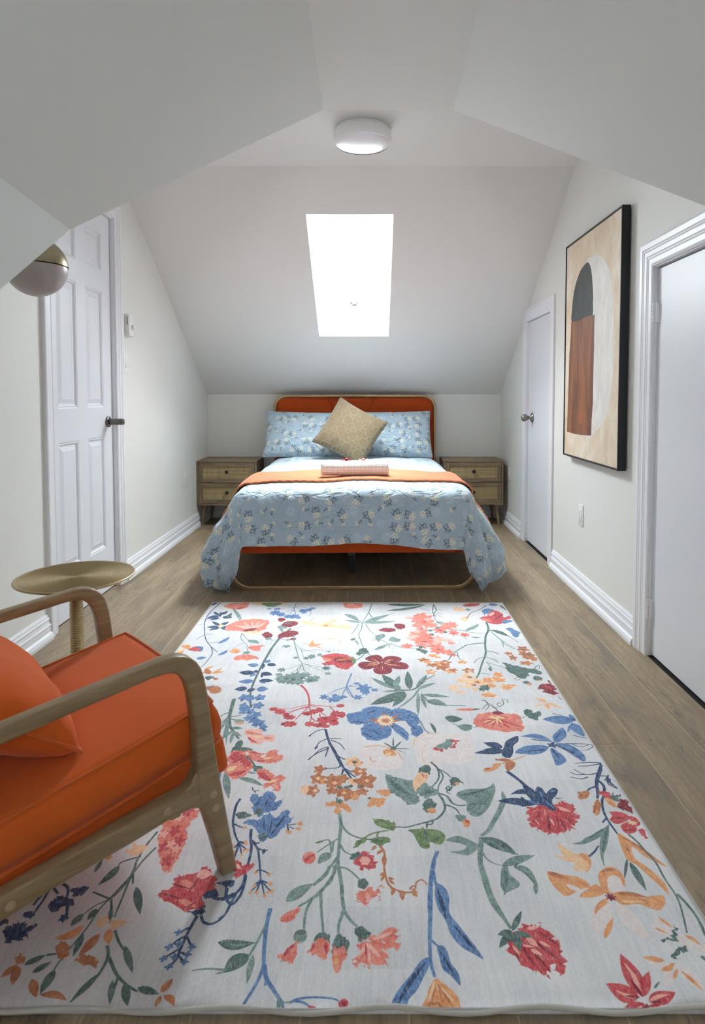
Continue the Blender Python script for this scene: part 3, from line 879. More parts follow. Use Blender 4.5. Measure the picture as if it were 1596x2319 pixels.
S t 11 9,-869 5,-888
S t 9 -8,-607 11,-639 39,-656 65,-661
S t 7 -11,-657 -33,-676 -60,-703
S t 7 -23,-667 -26,-704 -33,-665 -50,-665 -62,-670
L g 7 0 -68,-673 -45,-666
S t 8 -7,-679 5,-701 21,-710
S t 9 -11,-718 -23,-742 -41,-774 -61,-799
S t 8 -11,-732 -17,-765 -23,-793 -43,-814 -57,-832 -86,-858
S t 8 -43,-814 -39,-847 -34,-885
S t 7 -57,-834 -67,-861 -68,-888
S t 8 -6,-749 15,-755 41,-784
F k 0 0.25 0 -77,-720 16,20
L r 11 3 -87,-735 -64,-708
L t 25 -3 -26,-704 -55,-739
L d 28 4 -113,-845 -60,-796
L t 9 -3 -109,-841 -63,-799
P d 3 18,-715 26,-704 42,-704 44,-718 32,-732 22,-725
P r 8 32,-729 43,-708 63,-704 73,-718 78,-732 68,-753 55,-755 38,-749 30,-735
F p 6 0.1 0 53,-729 12,13
F d 5 0.08 0 49,-796 12,15
P k 9 44,-823 53,-811 70,-811 97,-802 82,-814 88,-838 72,-832 63,-851 51,-852 39,-838
L p 10 0 58,-820 63,-847
L k 16 -3 -117,-885 -87,-861
L g 28 4 74,-591 112,-627
L d 6 0 113,-607 79,-599
P g 3 27,-688 33,-665 55,-654 53,-669 39,-683
S g 7 52,-656 68,-642 95,-633 112,-631
P g 3 65,-661 84,-654 111,-657 111,-669 84,-678 69,-670
S t 12 -27,-744 -35,-772 -60,-802
S t 12 -16,-744 -18,-772 -42,-819 -57,-835 -86,-857
S t 12 -8,-744 2,-798 6,-839 10,-867 1,-901 3,-930
S t 11 10,-867 24,-890 39,-906
S t 10 -42,-821 -36,-871 -28,-922
S t 10 -58,-833 -69,-871 -68,-915
F t 0 0.25 0 -74,-928 14,16
F d 0 0.25 0 -73,-919 11,7
P k 5 -85,-942 -75,-942 -75,-967 -81,-987 -90,-988 -94,-980 -105,-984 -108,-967
L r 8 -3 -81,-943 -103,-980
P d 3 -44,-943 -43,-926 -28,-919 -15,-930 -15,-943 -33,-936
P k 5 -54,-950 -39,-936 -20,-936 -14,-957 -21,-973 -29,-978 -38,-968 -51,-965
L r 8 0 -23,-940 -18,-970
L r 6 0 -44,-943 -50,-963
P d 3 -10,-950 -6,-928 13,-928 23,-947 19,-977 8,-963 -4,-973
P k 3 -6,-950 2,-957 12,-945 18,-963 13,-989 2,-1006 -6,-983
L o 9 0 -1,-963 3,-1002
P d 3 34,-914 43,-905 59,-912 65,-926 44,-940
P k 9 31,-980 50,-940 65,-930 104,-910 121,-922 119,-954 103,-960 86,-945 98,-973 89,-989 78,-985 68,-1000 56,-994 51,-983 39,-989
L p 8 0 59,-943 42,-977
L p 8 0 59,-943 65,-989
L p 8 0 59,-943 86,-977
L p 9 0 68,-936 112,-919
L r 4 0 56,-943 59,-989
P k 4 -120,-882 -102,-875 -86,-859 -87,-879 -112,-897
L t 29 3 -114,-845 -61,-798
P r 6 -393,-815 -368,-806 -369,-787 -362,-772 -327,-772 -320,-749 -293,-758 -278,-789 -271,-815 -291,-827 -285,-855 -297,-867 -326,-867 -357,-851 -384,-835
L p 28 0 -324,-772 -290,-767
L k 20 0 -354,-785 -314,-819
L m 5 0 -367,-798 -326,-811
L m 6 0 -390,-821 -338,-837
L k 14 0 -344,-839 -299,-859
L m 5 0 -329,-823 -313,-772
L m 5 0 -330,-865 -295,-839
P n 3 -294,-831 -279,-811 -268,-815 -261,-837 -279,-835
P n 3 -316,-869 -297,-867 -283,-851 -280,-875 -294,-879
P n 3 -277,-794 -237,-789 -239,-806 -254,-804
S n 9 -262,-837 -239,-837 -218,-811 -213,-772 -212,-811 -219,-839 -229,-851 -240,-839 -251,-802
S n 9 -284,-879 -275,-895 -256,-899 -238,-882 -229,-851 -227,-823
S n 10 -292,-879 -299,-915 -303,-954 -304,-977
S n 7 -301,-908 -316,-919
S n 7 -299,-926 -314,-936 -325,-950
S n 7 -298,-930 -284,-950
S n 7 -303,-954 -326,-973
S n 7 -303,-963 -286,-968
S n 7 -303,-970 -287,-985
S n 7 -303,-977 -313,-994
F b 4 0.35 0 -319,-919 7,7
F b 4 0.35 0 -327,-952 7,7
F b 4 0.35 0 -282,-952 7,7
F b 4 0.35 0 -330,-977 7,6
F b 4 0.35 0 -286,-968 7,7
F b 4 0.35 0 -287,-984 7,6
F b 4 0.35 0 -314,-994 7,6
F b 4 0.35 0 -310,-973 7,6
F b 4 0.35 0 -310,-945 7,7
P p 3 -404,-749 -385,-744 -383,-760 -392,-765
S b 12 -144,-861 -145,-908 -140,-963 -136,-992 -142,-1026 -158,-1069
S b 12 -135,-989 -126,-1017 -108,-1041 -91,-1063 -88,-1077
S t 8 -147,-905 -157,-940 -167,-970 -173,-983
L d 23 -6 -235,-941 -160,-942
L t 5 -7 -215,-943 -167,-940
L t 3 0 -234,-940 -197,-938
L d 33 -4 -167,-968 -208,-1008
S t 7 -201,-1002 -231,-999 -253,-1000 -268,-1003
L t 5 0 -206,-1005 -222,-1010
L t 13 0 -160,-967 -160,-1030
S b 6 -77,-1062 -62,-1055 -34,-1053 -1,-1057 10,-1063
S b 6 -69,-1059 -53,-1062 -41,-1070
P t 3 -102,-1052 -94,-1061 -77,-1062 -90,-1066 -99,-1076
F r 0 0.25 0 18,-1067 9,9
L m 7 0 16,-1063 22,-1072
L r 11 0 -44,-1069 -25,-1081
S b 6 -126,-1020 -126,-1032
S t 8 73,1024 59,910 43,834 28,761
S t 8 28,761 24,678 14,625 23,550 36,467
S t 8 30,761 0,804 -61,871
S t 8 33,761 64,804 102,826 185,894
S t 8 38,754 101,775 186,782
S t 8 59,894 75,826
S t 8 43,747 64,664 94,606
S t 8 12,747 -7,664 -20,619
L t 40 6 38,754 162,871
L t 34 0 38,758 183,778
L t 32 9 -61,879 12,775
L t 24 0 22,761 -58,797
L d 19 0 -18,550 -2,581
L t 8 0 -2,562 17,496
P k 4 -68,1033 18,1028 25,974 -9,958 -42,958 -65,974
F y 5 0.25 0 -33,1021 17,10
L l 24 0 -53,678 -28,712
L d 37 -10 150,1016 350,1021
L d 32 -15 144,923 355,1016
S d 7 390,1024 398,942 378,879 378,804 399,754
S d 6 392,1016 376,910 387,834
S t 5 322,961 363,926
S t 5 383,958 430,929
S t 5 339,902 376,887
S t 5 394,902 423,871
S t 5 386,879 418,831
S t 5 373,856 355,841
L t 32 0 380,775 414,747
P m 4 102,675 136,698 172,691 181,671 170,651 125,651
P m 4 178,733 195,751 228,733 223,698 202,678 187,691
L t 13 0 141,691 167,698
S t 6 94,574 120,550 146,514 165,526
S t 6 146,514 117,490 83,455
S t 6 151,514 192,478 266,461
S t 6 94,562 69,550
S t 6 146,514 147,478
P t 4 84,574 94,606 124,625 133,593 113,562 103,538
P t 4 147,562 163,593 187,574 201,562 193,538 161,538
L t 21 0 85,450 146,508
P d 5 265,467 285,455 304,438 297,405 282,427 265,444
F k 7 0.28 255.3 313,856 24,33
F k 7 0.28 244.2 293,804 32,52
F k 7 0.28 266.4 326,811 40,72
F k 7 0.28 277.5 335,747 31,50
F k 7 0.28 244.2 287,726 26,27
F p 7 0.28 214.6 252,826 21,18
F k 7 0.28 296.0 360,733 21,28
F k 7 0.28 358.9 448,733 26,41
F k 7 0.28 340.4 420,712 26,41
F k 7 0.28 318.2 384,671 28,42
F k 7 0.28 364.45 443,638 21,33
F k 7 0.28 401.45 490,612 21,23
F k 7 0.28 259.0 302,664 30,29
F k 7 0.28 240.5 274,619 30,38
F k 7 0.28 266.4 307,600 40,42
F p 7 0.28 225.7 251,574 25,25
F k 7 0.28 255.3 288,550 34,36
F k 7 0.28 281.2 322,550 39,41
F k 7 0.28 259.0 288,496 24,30
F p 7 0.28 310.8 362,562 29,39
F k 7 0.28 303.4 345,490 29,35
F k 7 0.28 314.5 354,444 33,33
F k 7 0.28 344.1 389,427 23,26
F k 7 0.28 360.75 406,400 16,17
F k 7 0.28 209.05 224,490 24,23
F k 7 0.28 357.05 418,520 15,15
F p 7 0.28 340.4 400,550 24,15
F r 5 0.3 0 322,775 13,10
F r 5 0.3 0 300,691 12,9
F r 5 0.3 0 334,574 12,9
F r 5 0.3 0 384,664 12,9
F r 5 0.3 0 301,538 12,8
F r 5 0.3 0 355,455 11,8
F r 5 0.3 0 440,632 12,9
F r 5 0.3 0 487,612 12,9
F p 5 0.3 0 341,804 15,17
F p 5 0.3 0 281,651 14,16
F p 5 0.3 0 347,514 13,14
F p 5 0.3 0 267,600 14,15
F d 5 0.3 0 340,664 11,13
F d 5 0.3 0 377,698 11,14
F d 5 0.3 0 406,645 11,13
F d 5 0.3 0 282,478 10,12
F d 5 0.3 0 343,615 11,13
S d 8 426,678 485,664 526,638 575,632
L t 26 -5 499,658 578,747
S t 4 475,600 494,562
L t 18 0 513,587 558,577
P r 3 538,999 574,1033 634,1033 614,999 567,987
L l 55 -8 486,974 546,926
P l 3 500,819 539,849 570,856 541,826 517,775
F t 4 0.25 0 557,942 13,16
S n 7 661,1007 615,942 570,902 546,856 531,811
P b 3 625,934 657,958 685,942 651,894 627,887
L b 44 0 674,1016 725,1016
L b 7 0 632,894 624,856
P r 5 595,826 638,856 651,894 686,934 715,887 714,834 743,819 705,789 674,747 633,747 615,789
L p 24 0 647,849 681,910
L k 36 0 599,819 644,775
L m 12 0 665,804 719,879
P b 3 693,782 727,797 747,789 726,768 695,747
P r 3 713,826 752,856 741,811
L d 14 0 731,1016 748,926
S d 14 617,775 609,678 582,600 561,502 546,411 513,315 488,236 469,190
S d 10 564,520 520,514 471,492
S t 8 548,433 579,427 600,405
S t 7 535,378 502,357 482,320
S t 7 538,378 570,357 582,331
S t 8 608,671 654,651 683,600 709,532
L d 26 5 618,671 681,612
S t 5 617,638 636,562 640,514 634,473
S t 5 641,520 679,455
S t 5 534,336 545,275
L d 17 0 530,265 545,275
S t 5 537,326 591,285 606,256
S t 5 491,232 530,222
P b 4 689,685 716,698 725,671 746,645 737,619 718,581 703,600 705,651
S d 7 447,461 410,411 374,341 319,336
S d 6 447,461 494,502 564,520
S d 5 429,427 428,378 437,341
F w 5 0.28 143.0 283,352 22,17
F o 5 0.28 150.0 297,336 17,14
F o 5 0.28 159.0 323,394 18,14
F o 5 0.28 168.0 342,378 14,9
F o 5 0.28 156.0 301,244 19,19
F w 5 0.28 158.0 312,305 22,16
F w 5 0.28 172.0 344,315 22,22
F w 5 0.28 181.0 365,326 25,20
F w 5 0.28 176.0 349,285 24,26
F o 5 0.28 192.0 380,251 22,19
F w 5 0.28 196.0 390,261 17,12
F o 5 0.28 213.0 437,331 20,14
F w 5 0.28 224.0 450,256 22,19
F o 5 0.28 168.0 336,326 12,12
F w 5 0.28 184.0 368,295 13,16
F l 5 0.25 0 343,305 9,7
F l 5 0.25 0 367,326 9,7
F l 5 0.25 0 306,246 9,7
F l 5 0.25 0 453,251 9,7
F l 5 0.28 344.1 438,208 23,20
F l 5 0.28 328.6 411,171 21,20
F l 5 0.28 350.3 438,158 23,21
F l 5 0.28 368.9 465,167 25,21
F l 5 0.28 399.9 507,171 23,23
F l 5 0.28 384.4 482,145 21,19
F l 5 0.28 409.2 511,127 20,17
F l 5 0.28 347.2 429,123 15,14
F l 5 0.28 303.8 370,114 17,19
F l 5 0.28 368.9 454,101 15,12
F l 5 0.28 325.5 394,80 24,10
F l 5 0.28 427.8 555,217 15,21
F l 5 0.28 437.1 559,176 17,18
F l 5 0.28 449.5 563,118 19,22
F l 5 0.28 465.0 585,127 20,10
F l 5 0.28 403.0 490,60 24,21
F l 5 0.28 421.6 537,171 10,16
F l 5 0.28 322.4 396,127 12,9
F w 5 0.3 0 445,199 10,9
F w 5 0.3 0 467,158 10,9
F w 5 0.3 0 451,136 10,9
F w 5 0.3 0 553,171 10,9
F w 5 0.3 0 558,222 10,9
F w 5 0.3 0 489,55 10,8
F w 5 0.3 0 519,127 10,9
F d 5 0.3 0 481,118 11,14
F d 5 0.3 0 491,106 11,14
F d 5 0.3 0 474,101 11,14
F d 5 0.3 0 498,123 11,14
P r 3 -41,398 -13,378 6,336 -6,295 -36,265
P r 4 -135,383 -104,408 -58,411 -21,383 -6,336 -5,305 -21,273 -52,270 -80,300 -115,300 -130,320 -105,346
L m 55 0 -83,367 -5,326
L k 27 0 -129,367 -91,346
L w 20 0 -73,346 -11,367
P g 0 -13,383 3,367 8,336 -2,310 -9,336
S d 8 6,346 28,378 41,411
P d 4 7,411 22,455 41,469 57,444 51,411 32,411 23,394
S d 5 46,433 71,389
P m 0 44,362 69,394 101,398 116,367 109,326 73,334
P m 0 116,326 119,367 142,389 178,383 193,362 181,336 140,326
P m 0 16,305 29,331 64,334 100,315 86,285 51,263 29,275
P m 0 127,315 163,331 203,326 218,297 208,270 173,267 139,285
P m 0 77,265 91,297 113,310 139,290 152,265 142,232 111,222 86,232
L o 6 0 109,320 69,367
L o 7 0 118,326 164,362
L o 8 0 100,310 42,300
L o 8 0 126,310 192,300
L o 4 0 113,305 114,256
L o 8 0 96,326 55,315
L o 5 0 122,326 150,367
F m 6 0.25 0 113,310 15,18
L t 25 6 166,101 67,199
L d 38 -3 154,118 111,222
L t 24 0 154,114 179,217
L d 30 0 210,101 211,251
L t 24 -5 236,123 282,222
L t 17 0 198,93 105,84
L d 52 6 193,84 64,-12
L d 28 3 193,76 141,-27
L t 20 3 239,101 311,153
L t 9 0 269,171 319,222
L t 14 0 239,76 226,-86
L t 15 0 247,60 258,-38
L t 28 3 251,60 352,39
L t 39 6 263,15 333,-19
L t 20 0 174,101 159,145
S d 13 154,101 214,97 250,136 281,208
S t 12 243,101 218,43 192,4 160,-35
S d 8 248,68 271,11 303,-12 345,-16 398,-19
P b 3 -13,-107 -7,-71 38,-57 76,-79 90,-107 75,-131 36,-138 3,-135
P b 3 38,-57 45,-35 87,-23 129,-35 143,-64 135,-100 98,-100 61,-79
P b 3 139,-93 144,-42 167,-35 200,-53 221,-79 229,-121 213,-138 185,-121 156,-114
P b 3 185,-121 213,-135 230,-155 233,-184 215,-212 195,-194 197,-161
P b 3 36,-181 46,-141 90,-128 119,-135 136,-175 124,-213 89,-233 54,-226
P b 3 130,-128 155,-141 181,-181 186,-219 179,-231 156,-200 136,-168
L n 4 0 136,-71 144,-42
L n 7 0 46,-128 2,-121
L n 7 0 99,-207 68,-168
L n 7 0 214,-168 198,-141
L n 6 0 160,-181 180,-213
L n 6 0 53,-71 91,-42
L n 5 0 40,-188 75,-219
L n 6 0 188,-79 216,-100
L n 5 0 136,-161 141,-135
L w 18 0 116,-114 57,-114
L w 10 0 116,-114 106,-60
L w 16 0 116,-114 165,-79
L w 18 0 116,-114 167,-117
L w 10 0 116,-114 100,-165
L w 13 0 116,-114 140,-151
L w 10 0 116,-114 121,-68
L w 16 0 116,-114 79,-138
F y 16 0.15 0 116,-114 27,33
F q 14 0.2 0 116,-114 21,25
F o 9 0.1 0 116,-116 16,17
F w 6 0.1 0 116,-117 10,10
S b 7 -6,232 -19,153 -23,110 -11,68 5,39
S b 6 -21,118 19,127 36,110
S b 4 -22,123 11,145
F b 6 0.3 175 42,110 24,29
F b 6 0.3 110 15,146 12,9
F b 6 0.3 190 48,80 14,21
F b 6 0.3 270 81,97 14,11
F b 6 0.3 120 21,39 16,18
F b 6 0.3 0 -26,39 9,6
S b 7 -7,232 -19,153 -22,118
S b 5 -22,118 -59,93 -89,60
S b 5 -20,114 -31,84 -35,47
S b 5 -20,118 5,43
F b 6 0.3 1330 -100,42 14,18
F b 6 0.3 1430 -61,53 12,11
F b 6 0.3 1400 -71,23 16,19
F b 6 0.3 1460 -48,31 17,16
F b 6 0.3 1500 -33,43 14,11
F b 6 0.3 1440 -55,15 12,8
S t 9 229,-114 242,-175 258,-194
L d 12 5 261,-128 272,-200
S d 6 224,-219 244,-197 266,-191
P q 0 207,-226 237,-197 294,-191 320,-207 326,-238 310,-280 281,-297 271,-359 240,-380 215,-369 200,-314
P q 0 320,-207 370,-200 383,-226 383,-286 365,-337 313,-359 277,-337 289,-292
S l 4 197,-268 207,-226 247,-197 287,-191
S l 4 238,-256 221,-297 224,-348
S l 3 319,-213 352,-200 386,-207
P t 5 259,-271 283,-253 314,-223 320,-244 304,-274 280,-280
P r 7 261,-280 289,-277 275,-295
P r 7 317,-226 349,-232 332,-247 324,-280 305,-268 323,-250
P q 0 44,-265 88,-262 129,-274 154,-309 158,-359 141,-380 68,-380 38,-326
S o 5 48,-268 88,-261 122,-274 148,-297 159,-331
S o 5 65,-323 69,-342 84,-342
L o 36 0 105,-286 144,-314
L l 17 0 111,-320 128,-297
L d 7 0 135,-274 106,-244
L d 6 0 135,-274 138,-213
L d 7 0 139,-274 164,-235
L d 5 0 139,-277 189,-279
L d 3 0 142,-280 174,-303
F d 5 0.25 0 137,-275 11,9
F l 4 0.25 0 19,-329 9,8
F l 4 0.25 0 2,-334 10,9
F l 4 0.25 0 32,-356 10,11
F l 4 0.25 0 10,-356 10,9
F d 4 0.25 0 19,-348 6,7
P k 4 405,-128 426,-79 466,-68 487,-93 483,-128 448,-161 416,-158
P k 4 480,-71 518,-70 554,-75 570,-93 552,-175 531,-171 488,-141
P k 4 427,-155 474,-135 506,-155 527,-168 513,-186 479,-182
P k 0 457,-67 502,-69 540,-82 558,-100 553,-134 567,-148 554,-174 521,-181 495,-186 467,-168 441,-151
L r 10 0 483,-107 523,-92
L r 11 0 483,-107 528,-134
L r 7 0 483,-107 492,-168
L r 6 0 483,-107 462,-154
L r 11 0 483,-107 556,-154
L r 9 0 483,-107 524,-168
L y 12 0 485,-96 460,-92
L y 6 0 485,-96 466,-134
L y 6 0 485,-96 483,-141
L y 8 0 485,-96 502,-138
L y 12 0 485,-96 517,-100
L y 9 0 485,-96 502,-85
L y 8 0 494,-93 460,-114
L y 6 0 494,-93 469,-128
L y 6 0 494,-93 448,-141
L y 8 0 494,-93 436,-128
L r 8 0 484,-107 420,-114
L r 6 0 484,-107 425,-148
L r 4 0 484,-107 458,-161
P m 3 479,-64 495,-53 515,-64 509,-75 483,-75
S d 5 500,-57 493,-27 478,-4 448,-42
S d 5 477,-8 470,15 455,19
S d 4 471,8 476,-19 460,-49
S d 4 477,-11 494,-30 515,-23 531,-4 533,24 548,20 545,0
S d 4 515,-23 506,-11 517,4 521,-11
S d 4 487,-30 500,-42 497,-56
L k 19 0 356,-46 444,-43
L d 10 0 413,-46 443,-38
L d 44 -5 314,-96 373,-107
L t 42 4 397,-161 346,-148
L d 14 0 399,-151 365,-141
S t 5 333,-135 350,-145
S t 4 400,-158 417,-151
P d 3 587,-56 604,-42 616,-49 618,-67 637,-55 643,-71 630,-92 618,-115 601,-103 587,-85
S t 5 560,-107 585,-89
P d 5 599,331 626,311 668,286 711,266 733,242 712,223 686,237 670,209 648,186 624,209 602,247 600,296
P d 3 682,190 700,209 717,195 715,172 690,170
P d 3 639,158 656,167 666,145 652,136
L o 20 0 650,145 668,136
L o 11 0 694,172 717,170
S d 4 644,190 634,199 614,186 619,172 635,186
S d 4 707,266 728,296 740,301 730,271
F w 5 0.28 335 713,456 23,25
F w 5 0.28 205 642,414 16,15
F w 5 0.28 245 651,373 15,25
F w 5 0.28 335 702,411 18,28
F w 5 0.28 390 724,400 21,26
F w 5 0.28 410 726,373 18,27
F w 5 0.28 365 692,321 24,18
F w 5 0.28 440 736,360 10,19
F w 5 0.28 360 705,379 14,21
F d 4 0.25 0 714,450 7,8
F d 4 0.25 0 724,400 6,8
F d 4 0.25 0 651,373 6,7
F d 4 0.25 0 703,406 6,8
S t 5 608,679 645,544 681,462
S t 5 645,544 634,473
S d 5 611,672 667,626 710,532
L d 20 0 625,665 689,588
S t 5 553,445 579,433 604,406
S t 5 541,379 564,357 580,326
S t 5 533,337 541,296 538,261
F d 0 0.25 0 537,266 6,17
F o 5 0.28 110 558,218 16,21
F o 5 0.28 20 510,172 18,21
F o 5 0.28 130 557,176 18,16
F o 5 0.28 50 515,132 14,14
F o 5 0.28 190 570,119 15,19
F o 5 0.28 240 593,132 14,7
F o 5 0.28 30 492,56 24,15
F o 5 0.28 90 543,190 14,11
P m 4 681,115 702,141 729,147 742,136 748,102 735,85 747,72 728,60 706,68 687,85 702,98 683,102
L r 15 0 709,136 732,102
P m 2 735,176 742,163 739,141 735,154
P m 2 739,52 743,20 739,32
L l 23 0 681,8 651,40
L l 13 0 681,8 659,12
L l 21 0 679,0 676,-49
L l 18 0 684,4 725,-38
L l 6 0 682,12 682,40
L l 11 0 670,-4 628,-25
L l 8 0 712,48 714,36
L o 7 0 681,6 667,28
L o 7 0 681,0 679,-38
L b 55 2 743,-110 637,-107
L b 19 0 744,-107 736,-75
L b 13 0 733,-127 694,-187
L b 40 -4 735,-134 740,-213
F n 4 0.25 0 741,-110 7,8
S n 5 708,-203 726,-213 747,-222
S n 4 681,-71 711,-82
L b 29 -17 631,-241 538,-210
P b 0 637,-238 642,-206 663,-181 686,-158 691,-174 686,-206 664,-231 647,-244
P b 0 501,-298 531,-268 564,-259 598,-259 610,-271 587,-297 557,-308 528,-306
P b 0 611,-285 621,-274 632,-291 643,-320 641,-342 622,-358 606,-361 607,-331
P b 0 638,-250 669,-250 690,-268 705,-303 703,-331 691,-343 678,-325 659,-291 639,-268
L n 11 0 618,-262 638,-238
L n 7 0 617,-274 628,-336
L n 7 0 606,-280 528,-294
L n 8 0 640,-256 693,-320
L n 4 0 640,-231 682,-174
L n 6 0 566,-225 618,-238
F n 5 0.3 0 625,-259 14,12
S n 4 688,-253 711,-268 743,-253
S n 4 669,-250 710,-251 745,-256 743,-271 718,-285 701,-285
P n 0 472,-274 487,-238 513,-216 532,-208 525,-238 505,-262 498,-291 485,-320 471,-327 460,-314 462,-291
L n 24 4 470,-272 415,-242
L n 20 0 466,-281 407,-284
L n 25 -4 464,-298 377,-301
L n 27 -2 466,-285 413,-300
L n 22 -3 470,-268 424,-244
P w 3 433,-332 455,-328 480,-332 468,-343 445,-342
P w 0 458,-357 478,-340 490,-354 476,-378 458,-388
P o 0 393,-378 417,-370 423,-357 446,-351 439,-370 416,-389 393,-395
S o 6 442,-357 482,-338 531,-313
L w 11 0 394,-383 413,-375
S n 16 456,-390 481,-431 497,-465 509,-488
S n 12 739,-358 709,-411 691,-450 677,-493
S n 5 741,-353 700,-364 667,-366
S n 5 741,-350 703,-347 662,-353
S n 5 715,-398 676,-405 650,-380
S n 5 676,-405 651,-405 635,-393
S n 5 679,-416 657,-425 629,-416
S n 6 700,-431 709,-460 693,-493
S n 6 684,-460 663,-469 656,-479
S n 5 715,-411 739,-413
P n 4 720,-431 740,-405 736,-421 741,-462 733,-460 727,-436
S n 6 730,-421 725,-450 741,-469
S d 9 243,-346 259,-378 257,-424 235,-461
S d 7 259,-375 271,-414 253,-458 249,-487
S d 7 262,-381 279,-396 292,-419
P t 4 108,-404 124,-409 148,-422 173,-429 187,-432 184,-454 189,-477 195,-514 184,-532 166,-532 141,-510 119,-477 112,-444
L d 16 -8 114,-419 186,-505
P t 4 192,-484 209,-446 227,-451 248,-477 248,-496 228,-501 213,-514 204,-501
F d 5 0.25 0 224,-482 12,12
P d 3 202,-399 212,-370 229,-359 241,-370 237,-394 227,-409 214,-399
P l 3 185,-477 184,-454 193,-414 210,-394 229,-404 222,-434 205,-454 194,-477
L k 9 0 213,-399 217,-424
L k 5 0 225,-404 222,-429
L d 3 0 189,-484 201,-458
P d 3 202,-536 211,-519 226,-514 238,-527 236,-549 223,-554 213,-566 204,-554
P o 3 214,-551 232,-547 235,-558 231,-568 216,-566
P d 3 287,-434 295,-420 310,-420 325,-449 310,-444 296,-458 288,-451
L o 14 0 299,-446 312,-449
S d 6 291,-458 281,-477 273,-468 281,-458 282,-468 273,-482 282,-491
P t 0 296,-501 305,-482 334,-470 376,-468 397,-456 407,-445 406,-477 391,-514 369,-554 344,-579 325,-577 315,-558 320,-527 309,-516
L d 9 -6 306,-496 402,-458
L d 9 0 324,-532 379,-532
L d 5 0 320,-558 375,-505
L d 4 0 329,-570 392,-496
S d 9 250,-489 269,-501 281,-527 297,-538 317,-536
S d 9 249,-496 260,-527 257,-558 236,-587 212,-599 184,-609 155,-619 128,-617
S d 8 261,-534 281,-545 291,-558 294,-573
S d 6 224,-593 220,-607 209,-611 205,-623
S d 6 224,-593 209,-603 205,-623
P t 3 284,-577 308,-575 309,-587 297,-601 286,-589
P o 3 297,-605 306,-589 316,-595 311,-617 302,-617
L r 7 0 306,-591 313,-607
P g 4 72,-591 87,-593 115,-595 128,-607 128,-621 114,-631 95,-619 81,-607
S g 6 104,-631 73,-640 54,-654
S g 5 81,-654 86,-637 104,-631
P g 3 46,-657 55,-659 50,-676 46,-676
P g 4 66,-663 78,-654 99,-659 113,-659 99,-676 86,-679 71,-672
L d 6 0 70,-665 99,-667
S d 4 55,-660 67,-661
P g 0 159,-629 183,-625 205,-625 232,-629 246,-642 246,-661 234,-678 219,-674 208,-670 207,-687 197,-692 186,-687 177,-665 170,-642
L d 7 0 199,-627 205,-676
L d 5 0 182,-627 204,-627
L d 5 0 211,-669 240,-650
L g 7 0 185,-635 200,-617
S t 20 417,-523 400,-558 374,-603 357,-631 335,-650
L t 13 0 420,-532 424,-477
S t 18 337,-654 328,-687 319,-732 318,-771 321,-832 330,-866 342,-888
P t 0 326,-683 313,-669 288,-652 272,-650 248,-663 259,-669 280,-674 294,-685 282,-697 252,-701 272,-708 295,-712 316,-697
L d 35 4 334,-656 409,-710
L t 9 5 341,-661 385,-704
S d 5 397,-708 412,-709
S t 7 330,-704 336,-725 352,-739 366,-744
L t 24 3 366,-745 451,-713
P t 0 366,-747 378,-747 378,-768 389,-784 394,-796 386,-808 361,-820 353,-829 354,-817 351,-802 356,-778
P t 0 392,-749 414,-744 428,-758 433,-784 432,-808 422,-826 420,-811 425,-793 414,-771
L d 7 0 372,-752 363,-811
L d 5 4 404,-752 429,-808
L d 4 0 392,-749 408,-735
S w 8 87,-681 97,-699 99,-722 97,-749 100,-778 108,-802 127,-816 151,-820 163,-811 167,-793 180,-785 190,-799
S w 5 151,-811 159,-802 164,-808 154,-813
L w 9 0 80,-681 68,-697
L w 9 0 96,-694 79,-710
L w 12 0 98,-711 97,-749
L w 10 0 98,-765 87,-774
L w 7 0 97,-771 89,-790
L w 7 0 104,-779 119,-784
L w 7 0 106,-784 119,-799
L w 6 0 118,-808 108,-811
L w 9 0 118,-808 111,-829
L w 12 0 127,-817 142,-826
L w 11 0 132,-817 135,-842
L w 10 0 156,-819 167,-832
L w 7 0 156,-817 169,-820
S b 12 224,-699 215,-722 209,-739 206,-771 198,-799 192,-826 188,-861 188,-888
L b 8 0 205,-765 219,-711
S b 12 207,-765 208,-784 211,-799
P b 0 208,-800 219,-797 230,-811 234,-836 230,-872 244,-901 258,-927 272,-954 281,-978 264,-967 243,-952 226,-925 220,-894 209,-867 204,-836
L n 10 0 211,-808 222,-892
L n 7 0 234,-901 275,-970
S b 14 209,-744 198,-797 192,-856 186,-906 182,-943 180,-982 184,-1015
S b 8 207,-780 209,-800
S b 7 185,-936 197,-950
P b 0 195,-952 207,-949 215,-965 218,-986 229,-1007 229,-1031 215,-1013 201,-999 197,-974
L n 6 0 198,-956 225,-1019
P b 0 179,-974 161,-982 140,-1011 116,-1042 104,-1064 99,-1084 124,-1084 133,-1061 149,-1042 164,-1015 177,-991
L n 9 -4 172,-982 107,-1082
P o 0 186,-1017 196,-1025 215,-1042 223,-1061 216,-1086 152,-1086 155,-1072 166,-1053 173,-1034
L w 4 0 185,-1023 171,-1072
L w 5 0 190,-1031 211,-1072
L w 3 0 189,-1027 193,-1068
F w 6 0.15 0 178,-1073 16,11
F o 5 0.25 0 180,-1073 9,5
L l 6 0 184,-1023 167,-1064
L l 5 0 193,-1034 215,-1064
S t 16 318,-744 322,-786 326,-830 338,-877 349,-911
P r 9 330,-952 348,-925 372,-908 399,-902 414,-906 429,-925 438,-948 436,-974 426,-1007 412,-1007 413,-991 395,-1013 378,-1009 365,-999 348,-991 337,-974
L m 6 0 372,-943 401,-1007
L m 7 0 382,-934 428,-982
L m 6 0 362,-952 377,-999
L m 5 0 345,-956 349,-986
L m 6 0 406,-920 437,-952
L p 13 0 375,-930 393,-952
L p 10 0 376,-956 396,-970
L p 9 0 380,-911 406,-906
L p 6 0 343,-948 353,-970
L p 7 0 397,-939 417,-952
